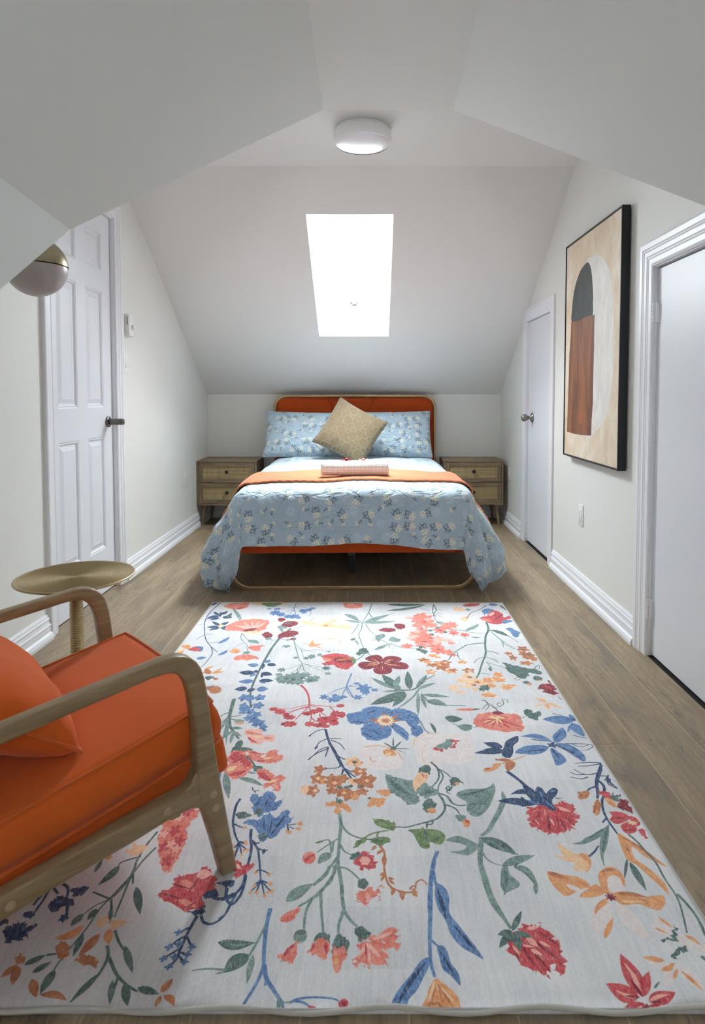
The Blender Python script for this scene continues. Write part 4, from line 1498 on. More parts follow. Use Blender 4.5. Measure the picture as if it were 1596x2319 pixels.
L p 6 0 363,-948 385,-952
L d 13 0 350,-916 381,-867
L d 15 0 350,-916 318,-925
L d 15 0 345,-920 316,-954
L d 19 0 353,-920 356,-961
L d 15 0 354,-918 387,-930
L d 15 0 349,-920 332,-943
P r 9 467,-568 483,-546 509,-537 532,-542 553,-533 570,-527 586,-533 593,-551 596,-568 591,-590 576,-611 557,-633 543,-631 528,-643 510,-646 497,-643 481,-631 468,-615 465,-594
L m 4 0 510,-555 470,-607
L m 9 0 520,-573 507,-639
L m 8 0 549,-586 549,-631
L m 7 0 562,-581 576,-611
L m 3 0 499,-564 490,-619
L m 4 0 541,-573 532,-631
L p 11 0 553,-542 585,-564
L p 9 0 557,-551 575,-560
L p 6 0 522,-586 525,-615
L p 3 0 518,-551 512,-581
L p 3 0 484,-564 503,-551
L p 3 0 483,-590 488,-615
P n 0 469,-505 483,-524 499,-510 506,-495 523,-461 535,-466 540,-488 551,-476 568,-464 576,-476 563,-500 551,-514 545,-528 548,-551 542,-560 530,-551 521,-540 498,-535 460,-542
L n 18 -4 495,-524 485,-446
L b 10 0 472,-519 517,-533
L b 5 0 526,-476 524,-528
L b 9 0 553,-481 570,-476
L b 6 0 527,-519 545,-551
L n 4 0 556,-512 579,-511
L n 27 -5 497,-536 402,-521
L n 24 -14 520,-496 442,-494
L n 22 0 509,-491 485,-451
S n 14 485,-439 498,-464 511,-488
S n 16 729,-378 704,-421 689,-456 683,-481 671,-510
S n 11 701,-431 708,-456 696,-491 678,-524 668,-564 667,-598 669,-623 671,-643
S n 8 686,-459 672,-464 658,-476
S n 7 666,-586 649,-603
P w 4 627,-488 644,-480 657,-478 654,-498 635,-514 620,-514
P w 3 645,-546 662,-521 673,-519 667,-546 651,-571 641,-573
L o 7 0 641,-573 657,-555
P r 3 684,-481 701,-478 713,-488 711,-510 696,-507 688,-495
L o 21 0 694,-505 707,-548
P d 4 711,-500 722,-481 725,-498 738,-492 726,-510 729,-517 714,-524
P m 6 717,-533 730,-514 744,-514 745,-537 742,-568 730,-560 716,-548
P r 0 683,-562 708,-562 724,-573 723,-590 700,-603 681,-607 672,-592 684,-577
P r 0 689,-619 698,-607 718,-600 728,-611 726,-627 713,-639 693,-641
P r 0 728,-577 742,-586 743,-607 729,-615 724,-594
P r 3 728,-627 743,-623 740,-655 732,-655 727,-641
F y 7 0.3 0 725,-603 10,7
L m 6 0 685,-581 720,-590
L m 5 0 688,-631 721,-627
P t 0 664,-607 655,-615 616,-643 589,-655 573,-668 550,-676 575,-678 609,-663 625,-655 611,-685 602,-718 599,-750 610,-715 635,-674 652,-639
L d 7 0 658,-615 608,-708
L d 5 0 653,-619 586,-663
L l 27 18 574,-729 513,-670
L l 14 4 562,-733 492,-713
L q 8 0 552,-689 521,-674
P o 0 553,-711 571,-708 575,-729 565,-753 550,-765 565,-740
P l 0 527,-753 539,-736 563,-729 565,-746 551,-763 545,-757 535,-765
S n 8 575,-717 595,-700 610,-682
P o 0 671,-643 686,-651 698,-674 714,-700 730,-725 742,-750 725,-736 706,-718 688,-685 680,-722 694,-746 706,-770 714,-796 708,-827 699,-802 687,-773 674,-743 660,-725 662,-689
L w 8 6 673,-647 735,-743
L w 3 0 678,-670 671,-725
L d 18 0 663,-733 664,-818
L d 7 0 662,-722 629,-785
S d 8 697,-643 708,-670 715,-704 722,-736 720,-780 722,-827 716,-863 698,-921
S d 10 726,-824 734,-851 738,-886 731,-929
L d 7 0 739,-888 732,-926
P o 0 464,-762 482,-767 506,-773 526,-777 542,-790 546,-806 524,-812 488,-830 474,-818 464,-793
L w 14 0 464,-763 503,-783
L q 13 0 495,-799 528,-821
P o 0 513,-830 546,-806 564,-799 570,-821 557,-830 531,-835
P o 0 570,-823 570,-796 575,-773 590,-757 611,-748 626,-757 631,-777 622,-807 617,-793 600,-815 587,-824
P q 0 593,-783 609,-773 621,-783 612,-812 590,-821 583,-812
L w 8 3 587,-763 624,-757
P o 0 589,-824 609,-818 630,-821 648,-836 668,-830 694,-829 690,-847 671,-866 653,-863 632,-851 602,-854 587,-842
L w 11 4 597,-823 663,-836
L l 5 0 595,-845 649,-845
P q 0 575,-848 565,-886 552,-908 527,-923 511,-910 519,-883 549,-851
P q 0 583,-851 600,-857 616,-883 619,-913 614,-934 598,-929 584,-908 578,-877
P o 0 572,-836 551,-845 535,-863 530,-877 547,-863 564,-851
L o 11 0 528,-934 566,-883
F m 7 0.3 0 580,-833 10,9
P q 0 635,-908 658,-883 671,-897 675,-913 662,-929 645,-926
L o 8 0 658,-883 676,-910
L o 5 0 638,-908 660,-923
P d 5 639,-940 661,-931 679,-908 684,-908 674,-926 677,-931 656,-947 658,-936
P q 0 672,-931 699,-923 707,-939 716,-954 711,-963 683,-954
L o 10 3 691,-926 711,-949
P d 4 658,-959 685,-947 673,-962
L r 34 -3 549,-1050 546,-966
L r 19 0 549,-1053 585,-1003
L r 37 5 545,-1053 495,-1027
L r 25 -1 558,-1061 613,-1046
L r 26 0 549,-1064 495,-1093
L r 27 0 555,-1068 579,-1093
L p 9 -6 549,-1050 544,-982
L p 7 4 545,-1053 506,-1038
L p 7 3 558,-1061 603,-1050
L p 6 0 544,-1068 511,-1087
L m 8 0 551,-1053 544,-1019
L m 6 0 547,-1053 520,-1050
L m 9 0 553,-1064 544,-1093
L m 5 0 560,-1064 587,-1061
L q 24 3 634,-995 583,-972
L q 29 4 640,-991 664,-1046
L q 18 0 626,-1003 600,-1034
L o 12 0 625,-982 584,-974
L o 11 0 634,-995 607,-1003
L o 7 0 640,-999 620,-1023
L o 9 0 645,-1003 664,-1046
L o 6 0 626,-995 642,-986
P d 4 643,-970 661,-956 680,-950 664,-965 645,-980
L d 4 0 578,-1038 596,-1023
L d 9 0 701,-970 701,-982
L t 13 0 -435,-546 -390,-546
P k 7 -457,-625 -451,-583 -429,-558 -401,-536 -380,-565 -384,-596 -389,-620 -382,-643 -380,-676 -378,-708 -387,-729 -384,-759 -395,-764 -413,-739 -431,-698
F r 5 0.3 1050 -418,-631 12,18
F r 5 0.3 990 -426,-682 12,17
F r 5 0.3 1080 -396,-665 12,18
F r 5 0.3 1010 -403,-729 12,16
F r 5 0.3 1130 -407,-558 13,20
F p 5 0.3 1080 -421,-583 10,13
F p 5 0.3 1030 -412,-676 10,12
F p 5 0.3 985 -441,-643 10,12
F p 5 0.3 1060 -395,-693 9,12
S d 7 -459,-634 -470,-682 -474,-734 -468,-768 -484,-828 -517,-858 -541,-903
S d 7 -444,-687 -460,-729 -470,-773 -490,-833 -501,-862 -507,-911 -525,-987 -521,-1042
S d 6 -469,-716 -505,-732 -510,-744
S d 6 -468,-768 -457,-797
S d 7 -491,-837 -535,-819
L d 20 3 -508,-744 -532,-801
L d 18 0 -447,-804 -411,-877
L d 11 0 -556,-764 -555,-724
S d 6 -488,-837 -467,-883
L d 8 0 -479,-862 -465,-899
L d 15 0 -508,-862 -514,-891
L d 18 0 -530,-875 -542,-905
S d 7 -472,-739 -462,-883
P l 4 -509,-698 -498,-690 -502,-671 -486,-682 -465,-684 -468,-698 -481,-714 -498,-711
F o 5 0.25 0 -545,-719 10,7
S n 10 -611,-797 -593,-810 -583,-837
S n 10 -633,-810 -631,-841 -634,-887
S n 9 -641,-828 -645,-854
S n 9 -578,-841 -563,-879 -564,-887
S n 9 -628,-806 -608,-824
P n 5 -616,-850 -608,-837 -589,-833 -569,-837 -561,-854 -580,-858 -592,-869 -606,-864
P n 4 -585,-813 -574,-804 -556,-801 -550,-817 -561,-833 -575,-826
P n 6 -667,-922 -665,-903 -650,-895 -628,-903 -608,-903 -619,-914 -617,-930 -630,-941 -650,-941
P n 4 -650,-883 -650,-871 -629,-877 -637,-887
P n 4 -695,-887 -683,-885 -672,-897 -686,-903
F n 5 0.25 0 -565,-885 9,10
F l 5 0.2 0 -481,-893 12,13
L l 24 0 -467,-903 -431,-895
L o 19 0 -462,-911 -447,-946
F q 5 0.25 0 -466,-905 6,7
L o 21 9 -514,-903 -562,-933
L w 21 0 -475,-922 -494,-973
P w 4 -547,-944 -536,-939 -522,-952 -516,-973 -527,-976 -541,-962
P w 4 -494,-983 -487,-968 -465,-973 -453,-983 -452,-995 -470,-990
S d 8 -448,-914 -426,-944 -395,-973
L d 14 0 -415,-948 -376,-1007
S d 9 -449,-948 -437,-973 -438,-1007 -449,-1036 -465,-1064
S d 9 -435,-973 -407,-1007 -379,-1029 -354,-1042
L d 14 0 -438,-1007 -465,-1064
L d 12 0 -408,-1020 -394,-1066
S d 6 -401,-1013 -398,-1036
L d 16 0 -384,-1026 -361,-1069
L d 15 0 -357,-1034 -313,-1048
L d 14 0 -508,-922 -504,-973
L d 15 0 -588,-990 -556,-968
S d 6 -556,-969 -539,-966
L d 15 0 -563,-1007 -539,-983
L d 19 0 -525,-1000 -525,-1051
P w 4 -612,-973 -605,-964 -593,-983 -604,-987
L w 17 0 -599,-990 -617,-1016
L w 17 0 -597,-993 -585,-1032
L w 16 0 -557,-1020 -528,-1057
L w 14 5 -525,-1051 -472,-1061
L w 16 0 -311,-1045 -298,-1018
L w 13 4 -304,-1051 -278,-1072
L w 10 0 -309,-1051 -312,-1072
L n 9 0 -696,-764 -667,-787'''
keys = list(PAL); idx = {k: i + 1 for i, k in enumerate(keys)}
mats = [rug_base()] + [watercolour('rug_print_%d' % i, *PAL[k]) for i, k in enumerate(keys)]
hw, y0r, y1r = 751, -1075, 1046
vo, T, Mi = print_mesh([(-hw, y0r), (hw, y0r), (hw, y1r), (-hw, y1r)], parse_print(RUGTXT), idx, (70, 96))
def rug_z(x, y):
    z = .0075 + .0016 * noise.noise(Vector((x * 2.5, y * 2.5, 1)))
    for yc, a in ((.02, .0022), (-.52, .0022), (.48, .002)): z += a * math.exp(-((y - yc - .012 * math.sin(x * 5)) / .012) ** 2)
    e = min(y - y0r / 1000, .12); z += .003 * smooth(.12, 0, e) * (1 + math.sin(x * 21) * .8)
    return z
me = bpy.data.meshes.new('print'); me.from_pydata([(p.x / 1000, p.y / 1000, rug_z(p.x / 1000, p.y / 1000)) for p in vo], [], T)
me.polygons.foreach_set('material_index', Mi); me.polygons.foreach_set('use_smooth', [True] * len(T))
for m in mats: me.materials.append(m)
bm = bmesh.new(); bm.from_mesh(me)
b = [e for e in bm.edges if e.is_boundary]; r = bmesh.ops.extrude_edge_only(bm, edges=b)
for v in [g_ for g_ in r['geom'] if isinstance(g_, bmesh.types.BMVert)]: v.co.z = .0005
for f in [g_ for g_ in r['geom'] if isinstance(g_, bmesh.types.BMFace)]: f.material_index = 0
bmesh.ops.recalc_face_normals(bm, faces=bm.faces); bm.to_mesh(me); bm.free()
rug = bpy.data.objects.new('area_rug', me); COL.objects.link(rug); rug.location = (-.065, 2.1, 0)
tag(rug, 'pale grey area rug printed with red and blue wildflowers at foot of bed', 'rug')
MHEM = fabric('rug_binding', (196, 192, 186), .06, 1500, .9, .3)
pts = []
X0, X1, Y0, Y1 = -hw / 1000, hw / 1000, y0r / 1000, y1r / 1000
for k in range(41): pts.append((X0 + (X1 - X0) * k / 40, Y0 + .004 * math.sin(k * .9), rug_z(X0 + (X1 - X0) * k / 40, Y0) - .003))
for k in range(1, 40): pts.append((X1, Y0 + (Y1 - Y0) * k / 40, rug_z(X1, Y0 + (Y1 - Y0) * k / 40) - .003))
for k in range(41): pts.append((X1 - (X1 - X0) * k / 40, Y1, rug_z(X1 - (X1 - X0) * k / 40, Y1) - .003))
for k in range(1, 40): pts.append((X0, Y1 - (Y1 - Y0) * k / 40, rug_z(X0, Y1 - (Y1 - Y0) * k / 40) - .003))
obj('bound_edge', ntube(pts, .0046, 8, closed=True), MHEM, rug, smooth=True)

# ------------------------------------------------------------------ framed painting on the right wall
PW, PH = .78, 1.178
pr = empty('framed_painting', (XR - .004, 3.522, .744), R(-90), 'tall abstract canvas with black, brown and white arch in a thin black frame', 'painting')
# local: x runs towards the camera, y away from the room (into the wall), z up
MFRM = paint('black_frame_lacquer', (26, 30, 34), .45, .03, 200, .05)
bm = bmesh.new(); DPT = .040; t = .008
box(bm, 0, PW, -DPT, -.002, 0, t, .0012); box(bm, 0, PW, -DPT, -.002, PH - t, PH, .0012); box(bm, 0, t, -DPT, -.002, t, PH - t, .0012); box(bm, PW - t, PW, -DPT, -.002, t, PH - t, .0012)
obj('picture_frame', bm, MFRM, pr)
def brush(name, stops, sc=(5, 1, 2.2), seed=0, dist=2.2):
    n = NT(name); v = n.mp(n.co(), sc, loc=(seed, seed * 2, 0)); a = n.noise(v, 1.6, 6, .65, dist); s = n.noise(n.mp(n.co(), (60, 1, 22)), 1.0, 4, .7)
    f = n.ma('ADD', n.ma('MULTIPLY', a, .8), n.ma('MULTIPLY', s, .2)); n.bump(f, .35, .004)
    return n.done(n.ramp(f, *[(p, lin(c)) for p, c in stops]), .6, spec=.3)
MP = [brush('canvas_beige', [(.30, (190, 168, 142)), (.42, (212, 192, 166)), (.55, (222, 206, 184)), (.68, (234, 226, 212))], (4, 1, 3.4), seed=3, dist=.7),
      brush('paint_white', [(.3, (206, 200, 192)), (.5, (222, 218, 212)), (.7, (234, 232, 228))], seed=1),
      brush('paint_black', [(.35, (44, 43, 44)), (.55, (58, 58, 58)), (.75, (80, 82, 82))], seed=7),
      brush('paint_brown', [(.30, (86, 52, 42)), (.44, (116, 74, 54)), (.54, (134, 88, 60)), (.68, (158, 98, 62))], (7, 1, 1.0), 5, .5),
      brush('paint_rust', [(.3, (138, 82, 54)), (.6, (164, 98, 58))], (9, 1, 1.2), 2, .5)]
shapes = [(1, [(.325, 1.022), (.40, 1.035), (.488, 1.022), (.578, .976), (.649, .888), (.688, .744), (.698, .586), (.687, .399), (.644, .271), (.578, .204), (.434, .137), (.36, .128), (.36, .5), (.33, .85)]),
          (2, [(.332, 1.022), (.375, 1.0), (.402, .955), (.427, .849), (.428, .80), (.416, .735), (.25, .735), (.108, .745), (.109, .826), (.128, .885), (.155, .932), (.20, .976), (.25, 1.005)])]
items = [('1', catmull([Vector((x * 1000, y * 1000)) for x, y in shapes[0][1]], True, 4)), ('2', catmull([Vector((x * 1000, y * 1000)) for x, y in shapes[1][1]], True, 4)),
         ('3', [Vector((x * 1000, y * 1000)) for x, y in [(.099, .747), (.2, .739), (.33, .746), (.454, .741), (.452, .68), (.453, .574), (.449, .44), (.450, .301), (.436, .22), (.432, .137), (.30, .131), (.184, .130), (.05, .135), (.058, .25), (.067, .412), (.072, .565), (.09, .66)]]),
         ('4', catmull([Vector((x * 1000, y * 1000)) for x, y in [(.28, .50), (.33, .42), (.32, .28), (.30, .20), (.24, .20), (.27, .32)]], True, 4))]
vo, T, Mi = print_mesh([(9, 9), (PW * 1000 - 9, 9), (PW * 1000 - 9, PH * 1000 - 9), (9, PH * 1000 - 9)], items, {'1': 1, '2': 2, '3': 3, '4': 4}, (6, 8))
me = bpy.data.meshes.new('canvas'); me.from_pydata([(p.x / 1000, -DPT + .005, p.y / 1000) for p in vo], [], T); me.polygons.foreach_set('material_index', Mi)
for m in MP: me.materials.append(m)
bm = bmesh.new(); bm.from_mesh(me); bmesh.ops.recalc_face_normals(bm, faces=bm.faces)
b = [e for e in bm.edges if e.is_boundary]; r = bmesh.ops.extrude_edge_only(bm, edges=b)
for v in [g_ for g_ in r['geom'] if isinstance(g_, bmesh.types.BMVert)]: v.co.y = -.006
bmesh.ops.recalc_face_normals(bm, faces=bm.faces); bm.to_mesh(me); bm.free()
cv = bpy.data.objects.new('canvas', me); COL.objects.link(cv); cv.parent = pr

# ------------------------------------------------------------------ wall fittings
def plate(name, x, s, y, z, label, cat, kind, w=.07, h=.118, group=None):
    root = empty(name, (x, y, z), R(90) if s > 0 else R(-90), label, cat, group)
    # local: x along the wall, -y out of the wall
    bm = bmesh.new(); box(bm, -w / 2, w / 2, -.006, 0, -h / 2, h / 2, .003); obj('cover_plate', bm, MPLAST, root, auto=40)
    bm = bmesh.new(); box(bm, -.0165, .0165, -.0085, -.004, -.033, .033, .0015)
    if kind == 'outlet':
        sock = obj('socket_insert', bm, MPLAST, root, auto=40)
        for zc in (.017, -.017):
            bm = bmesh.new()
            for xx in (-.006, .006): box(bm, xx - .001, xx + .001, -.0087, -.008, zc - .004, zc + .005)
            lathe(bm, [(0, 0), (.0022, 0), (.0022, .0008), (0, .0008)], 12, Matrix.Translation((0, -.0080, zc - .009)) @ Matrix.Rotation(R(90), 4, 'X'))
            obj('slot', bm, MDARK, sock)
    else:
        bmesh.ops.rotate(bm, verts=bm.verts, cent=(0, -.004, 0), matrix=Matrix.Rotation(R(-4), 3, 'X')); obj('rocker', bm, MPLAST, root, auto=40)
    for zc in (h / 2 - .012, -h / 2 + .012):
        obj('screw', nlathe([(0, 0), (.003, 0), (.0025, .001), (0, .0012)], 12, Matrix.Translation((0, -.006, zc)) @ Matrix.Rotation(R(90), 4, 'X')), MPLAST, root)
    return root
plate('light_switch', XL, 1, 3.612, 1.279, 'white rocker light switch below thermostat beside panelled door', 'light switch', 'switch', .074, .122)
plate('wall_outlet', XL, 1, 4.712, .43, 'white wall outlet on left wall near left nightstand', 'outlet', 'outlet')
plate('wall_outlet', XR, -1, 5.062, .446, 'white wall outlet on right wall beside right nightstand', 'outlet', 'outlet')
plate('wall_outlet', XR, -1, 3.325, .430, 'white wall outlet on right wall below the painting', 'outlet', 'outlet')
th = empty('thermostat', (XL, 3.648, 1.496), R(90), 'white wall thermostat with round dial above the light switch', 'thermostat')
bm = bmesh.new(); box(bm, -.036, .036, -.026, 0, -.062, .062, .004); obj('housing', bm, MPLAST, th, auto=40)
obj('dial', nlathe([(0, 0), (.015, 0), (.0145, .010), (.012, .013), (0, .013)], 28, Matrix.Translation((.012, -.026, -.012)) @ Matrix.Rotation(R(90), 4, 'X')), MPLAST, th, auto=40)
bm = bmesh.new(); box(bm, -.0363, -.0355, -.016, -.012, .0, .05); obj('vent_slot', bm, MDARK, th)

# ------------------------------------------------------------------ lamps
cl = empty('ceiling_lamp', (-.037, 3.05, ZC), 0, 'round white flush ceiling lamp with frosted disc shade', 'ceiling lamp')
obj('mounting_plate', nlathe([(0, 0), (.128, 0), (.128, -.014), (0, -.014)], 56), MPLAST, cl, auto=40)
MOPAL = paint('opal_diffuser', (240, 240, 242), .22, .004, 20, 0)
sh = obj('lamp_shade', nlathe([(.120, -.014), (.138, -.017), (.1405, -.024), (.1415, -.060), (.1395, -.066), (.133, -.069)], 64, cap=False), MPLAST, cl, auto=40)
EM = NT('white_diffuser'); EM.done((.76, .76, .78), .2, spec=.5, Emission_Color=(1, .99, .98, 1), Emission_Strength=.0)  # plain glossy white disc, no glow
obj('diffuser', nlathe([(0, -.078), (.05, -.0768), (.10, -.073), (.125, -.0695), (.1345, -.066)], 64, cap=False), EM.m, cl, smooth=True)
sc_ = empty('wall_sconce', (XL, 2.3, 1.60), 0, 'brass and frosted glass globe sconce partly hidden behind the sloped ceiling edge', 'wall lamp')
obj('back_plate', nlathe([(0, 0), (.055, 0), (.055, .012), (.05, .016), (0, .016)], 40, Matrix.Translation((0, 0, .1)) @ MY), MBRASS, sc_, auto=40)
obj('arm', ntube(catmull([(0.01, 0, .1), (.10, 0, .105), (.17, 0, .10), (.197, 0, .06)], False, 6), .008, 12), MBRASS, sc_, smooth=True)
GR = .108
obj('brass_cap', nlathe([(GR * 1.015 * math.cos(R(a)), GR * 1.015 * math.sin(R(a))) for a in range(2, 87, 6)] + [(.012, GR * 1.02), (.012, GR * 1.02 + .02), (0, GR * 1.02 + .02)], 56, Matrix.Translation((.197, 0, -.042)), cap=False), MBRASS, sc_, smooth=True)
GLS = NT('frosted_glass'); GLS.done(lin((172, 164, 161)), .35, spec=.5, Subsurface_Weight=0.0)
obj('globe_shade', nlathe([(GR * math.cos(R(a)), GR * math.sin(R(a))) for a in range(0, -90, -5)] + [(0, -GR)], 56, Matrix.Translation((.197, 0, -.042)), cap=False), GLS.m, sc_, smooth=True)

# ------------------------------------------------------------------ nightstands
def rattan():
    n = NT('woven_cane'); s = n.n('ShaderNodeSeparateXYZ', {0: n.co()}); x, z = s.outputs[0], s.outputs[2]
    vx = n.noise(n.mp(n.co(), (170, 1, 3)), 1.0, 3, .7); vz = n.noise(n.mp(n.co(), (3, 1, 170)), 1.0, 3, .7)
    sx = n.ma('SINE', n.ma('MULTIPLY', x, 1400.)); sz = n.ma('SINE', n.ma('MULTIPLY', z, 1400.))
    h = n.ma('MULTIPLY', sx, sz); f = n.ma('ADD', n.ma('MULTIPLY', vx, .5), n.ma('MULTIPLY', vz, .5))
    c = n.ramp(f, (.34, lin((136, 114, 76))), (.5, lin((178, 156, 114))), (.64, lin((206, 188, 148))))
    c = n.mix(n.step(h, .1, .9, 0, .45), c, lin((110, 92, 62)))
    n.bump(h, .6, .002); return n.done(c, .6, spec=.3)
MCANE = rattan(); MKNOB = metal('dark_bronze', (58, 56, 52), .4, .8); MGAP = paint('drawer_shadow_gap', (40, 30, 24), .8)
def nightstand(x0, x1, yf, yb, label):
    w = x1 - x0; r = empty('nightstand', ((x0 + x1) / 2, yf, 0), 0, label, 'nightstand', None); h0, h1 = .174, .545; d = yb - yf; a = w / 2
    bm = bmesh.new(); t = .016
    box(bm, -a, a, 0, d, h1 - .013, h1, .0015); box(bm, -a, a, .0, d, h0, h0 + t, .0015); box(bm, -a + .003, -a + t, .0, d, h0 + t, h1 - .013); box(bm, a - t, a - .003, .0, d, h0 + t, h1 - .013)
    box(bm, -a + t, a - t, d - .01, d, h0 + t, h1 - .013); obj('cabinet', bm, MNS, r)
    zs = [(h0 + t + .003, .3605), (.3655, h1 - .016)]
    bm = bmesh.new(); box(bm, -a + t, a - t, .02, .03, h0 + t, h1 - .013); obj('drawer_gap_shade', bm, MGAP, r)  # dark sheet behind the fronts, painting the shade in the drawer gaps
    for zb, zt in zs[::-1]:
        q = a - t - .003; f = .030; bm = bmesh.new()
        box(bm, -q, -q + f, .002, .02, zb, zt, .001, 1); box(bm, q - f, q, .002, .02, zb, zt, .001, 1)
        box(bm, -q + f, q - f, .002, .02, zb, zb + f, .001); box(bm, -q + f, q - f, .002, .02, zt - f, zt, .001)
        dr = obj('drawer', bm, [MNS, MNSV], r)
        obj('cane_panel', nbox(-q + f, q - f, .009, .013, zb + f, zt - f), MCANE, dr)
        zc = (zb + zt) / 2 + .006
        obj('knob', nlathe([(0, 0), (.007, 0), (.006, .010), (.010, .014), (.014, .018), (.0145, .023), (.011, .027), (0, .028)], 24, Matrix.Translation((0, .010, zc)) @ Matrix.Rotation(R(90), 4, 'X')), MKNOB, dr, smooth=True)
    for sx in (-1, 1):
        for yy, sy in ((.05, -1), (d - .05, 1)):
            bm = bmesh.new(); p = Vector((sx * (a - .055), yy, h0)); e = Vector((sx * (a - .03), yy + sy * .022, 0))
            tube(bm, [e, p], [.010, .0165], 16); obj('leg', bm, MNSV, r, smooth=False, auto=50)
    return r
nightstand(-1.432, -.936, 5.045, 5.408, 'oak nightstand with cane drawers left of the bed')
nightstand(.612, 1.112, 5.085, 5.408, 'oak nightstand with cane drawers right of the bed')

# ------------------------------------------------------------------ bed
BO = Vector((-.094, 3.385, 0)); BR = R(1.1); BM = Matrix.Translation(BO) @ Matrix.Rotation(BR, 4, 'Z')
bed = empty('bed', BO, BR, 'double bed with gold tube frame and rust velvet headboard', 'bed')
def rrect(x0, x1, z0, z1, r, y, n=8):
    P = []
    for cx, cz, a0 in ((x1 - r, z1 - r, 0), (x0 + r, z1 - r, 90), (x0 + r, z0 + r, 180), (x1 - r, z0 + r, 270)):
        for k in range(n + 1): a = R(a0 + 90 * k / n); P.append((cx + r * math.cos(a), y, cz + r * math.sin(a)))
    return P
HW, HY, HZ = .694, 1.945, 1.083
P = [(-HW, HY, 0), (-HW, HY, .3), (-HW, HY, .7)] + [(-HW + .105 - .105 * math.cos(R(a)), HY, HZ - .105 + .105 * math.sin(R(a))) for a in range(0, 91, 9)] + [(HW - .105 + .105 * math.sin(R(a)), HY, HZ - .105 + .105 * math.cos(R(a))) for a in range(0, 91, 9)] + [(HW, HY, .7), (HW, HY, .3), (HW, HY, 0)]
obj('headboard_tube', ntube(P, 1, 16, sq=(.0105, .015)), MGOLD, bed, smooth=True)
# upholstered panel with fan seams
def hb_panel():
    nx, nz = 240, 100; V, Fq = [], []; x0, x1, z0, z1 = -HW + .012, HW - .012, .38, HZ - .012; rr = .095
    seams = [((-.24, HZ), (-.04, .60)), ((.17, HZ), (-.02, .60)), ((-.60, .75), (-.05, .55)), ((.56, .75), (0, .55))]
    def dist(px, pz_, s):
        (ax, az), (bx, bz) = s; d = Vector((bx - ax, bz - az)); t = max(0, min(1, ((px - ax) * d.x + (pz_ - az) * d.y) / d.length_squared)); return math.hypot(px - ax - d.x * t, pz_ - az - d.y * t)
    for j in range(nz + 1):
        z = z0 + (z1 - z0) * j / nz; ins = 0
        if z > z1 - rr: ins = rr - math.sqrt(max(0, rr * rr - (z - z1 + rr) ** 2))
        for i in range(nx + 1):
            u = i / nx; x = x0 + ins + (x1 - x0 - 2 * ins) * u
            e = min(x - x0, x1 - x, z1 - z, .05); y = HY - .018 * smooth(0, .03, e) + .010 * max(math.exp(-(dist(x, z, s) / .0055) ** 2) for s in seams)
            V.append((x, y, z))
    for j in range(nz):
        for i in range(nx): a = j * (nx + 1) + i; Fq.append((a, a + 1, a + nx + 2, a + nx + 1))
    o = obj('headboard_panel', (V, Fq), MVELVET, bed, smooth=True); m = o.modifiers.new('thickness', 'SOLIDIFY'); m.thickness = .03; m.offset = -1
hb_panel()
_u = rrect(-.679, .679, .0095, .80, .11, 0)[18:]
obj('foot_tube', ntube([(-.679, 0, .33)] + [p for p in _u if p[2] < .2] + [(.679, 0, .33)], 1, 14, sq=(.0135, .0095)), MGOLD, bed, smooth=True)
bm = bmesh.new(); box(bm, -.664, .664, -.004, .03, .206, .33, .008, seg=3); obj('foot_rail', bm, MVELVET, bed, auto=50)
for s in (-1, 1):
    bm = bmesh.new(); box(bm, *sorted((s * .684, s * .654)), .03, 1.93, .206, .33, .008, seg=3); obj('side_rail', bm, MVELVET, bed, auto=50)
obj('centre_beam', nbox(-.03, .01, .03, 1.93, .185, .215), MBLKMET, bed)
for yy in (.33, 1.0, 1.65): obj('support_leg', nbox(-.028, .008, yy, yy + .036, 0, .185, .002), MBLKMET, bed)
for k in range(14):
    yy = .07 + k * .137; obj('slat', nbox(-.655, .655, yy, yy + .055, .215, .23), MNS, bed)
MSHEET = fabric('mattress_ticking', (226, 228, 230), .02, 800)
mt = obj('mattress', nbox(-.665, .665, .045, 1.915, .232, .49, .05, seg=5), MSHEET, None, auto=60); mt.location = BO; mt.rotation_euler = (0, 0, BR)
tag(mt, 'mattress under the blue floral duvet', 'mattress')

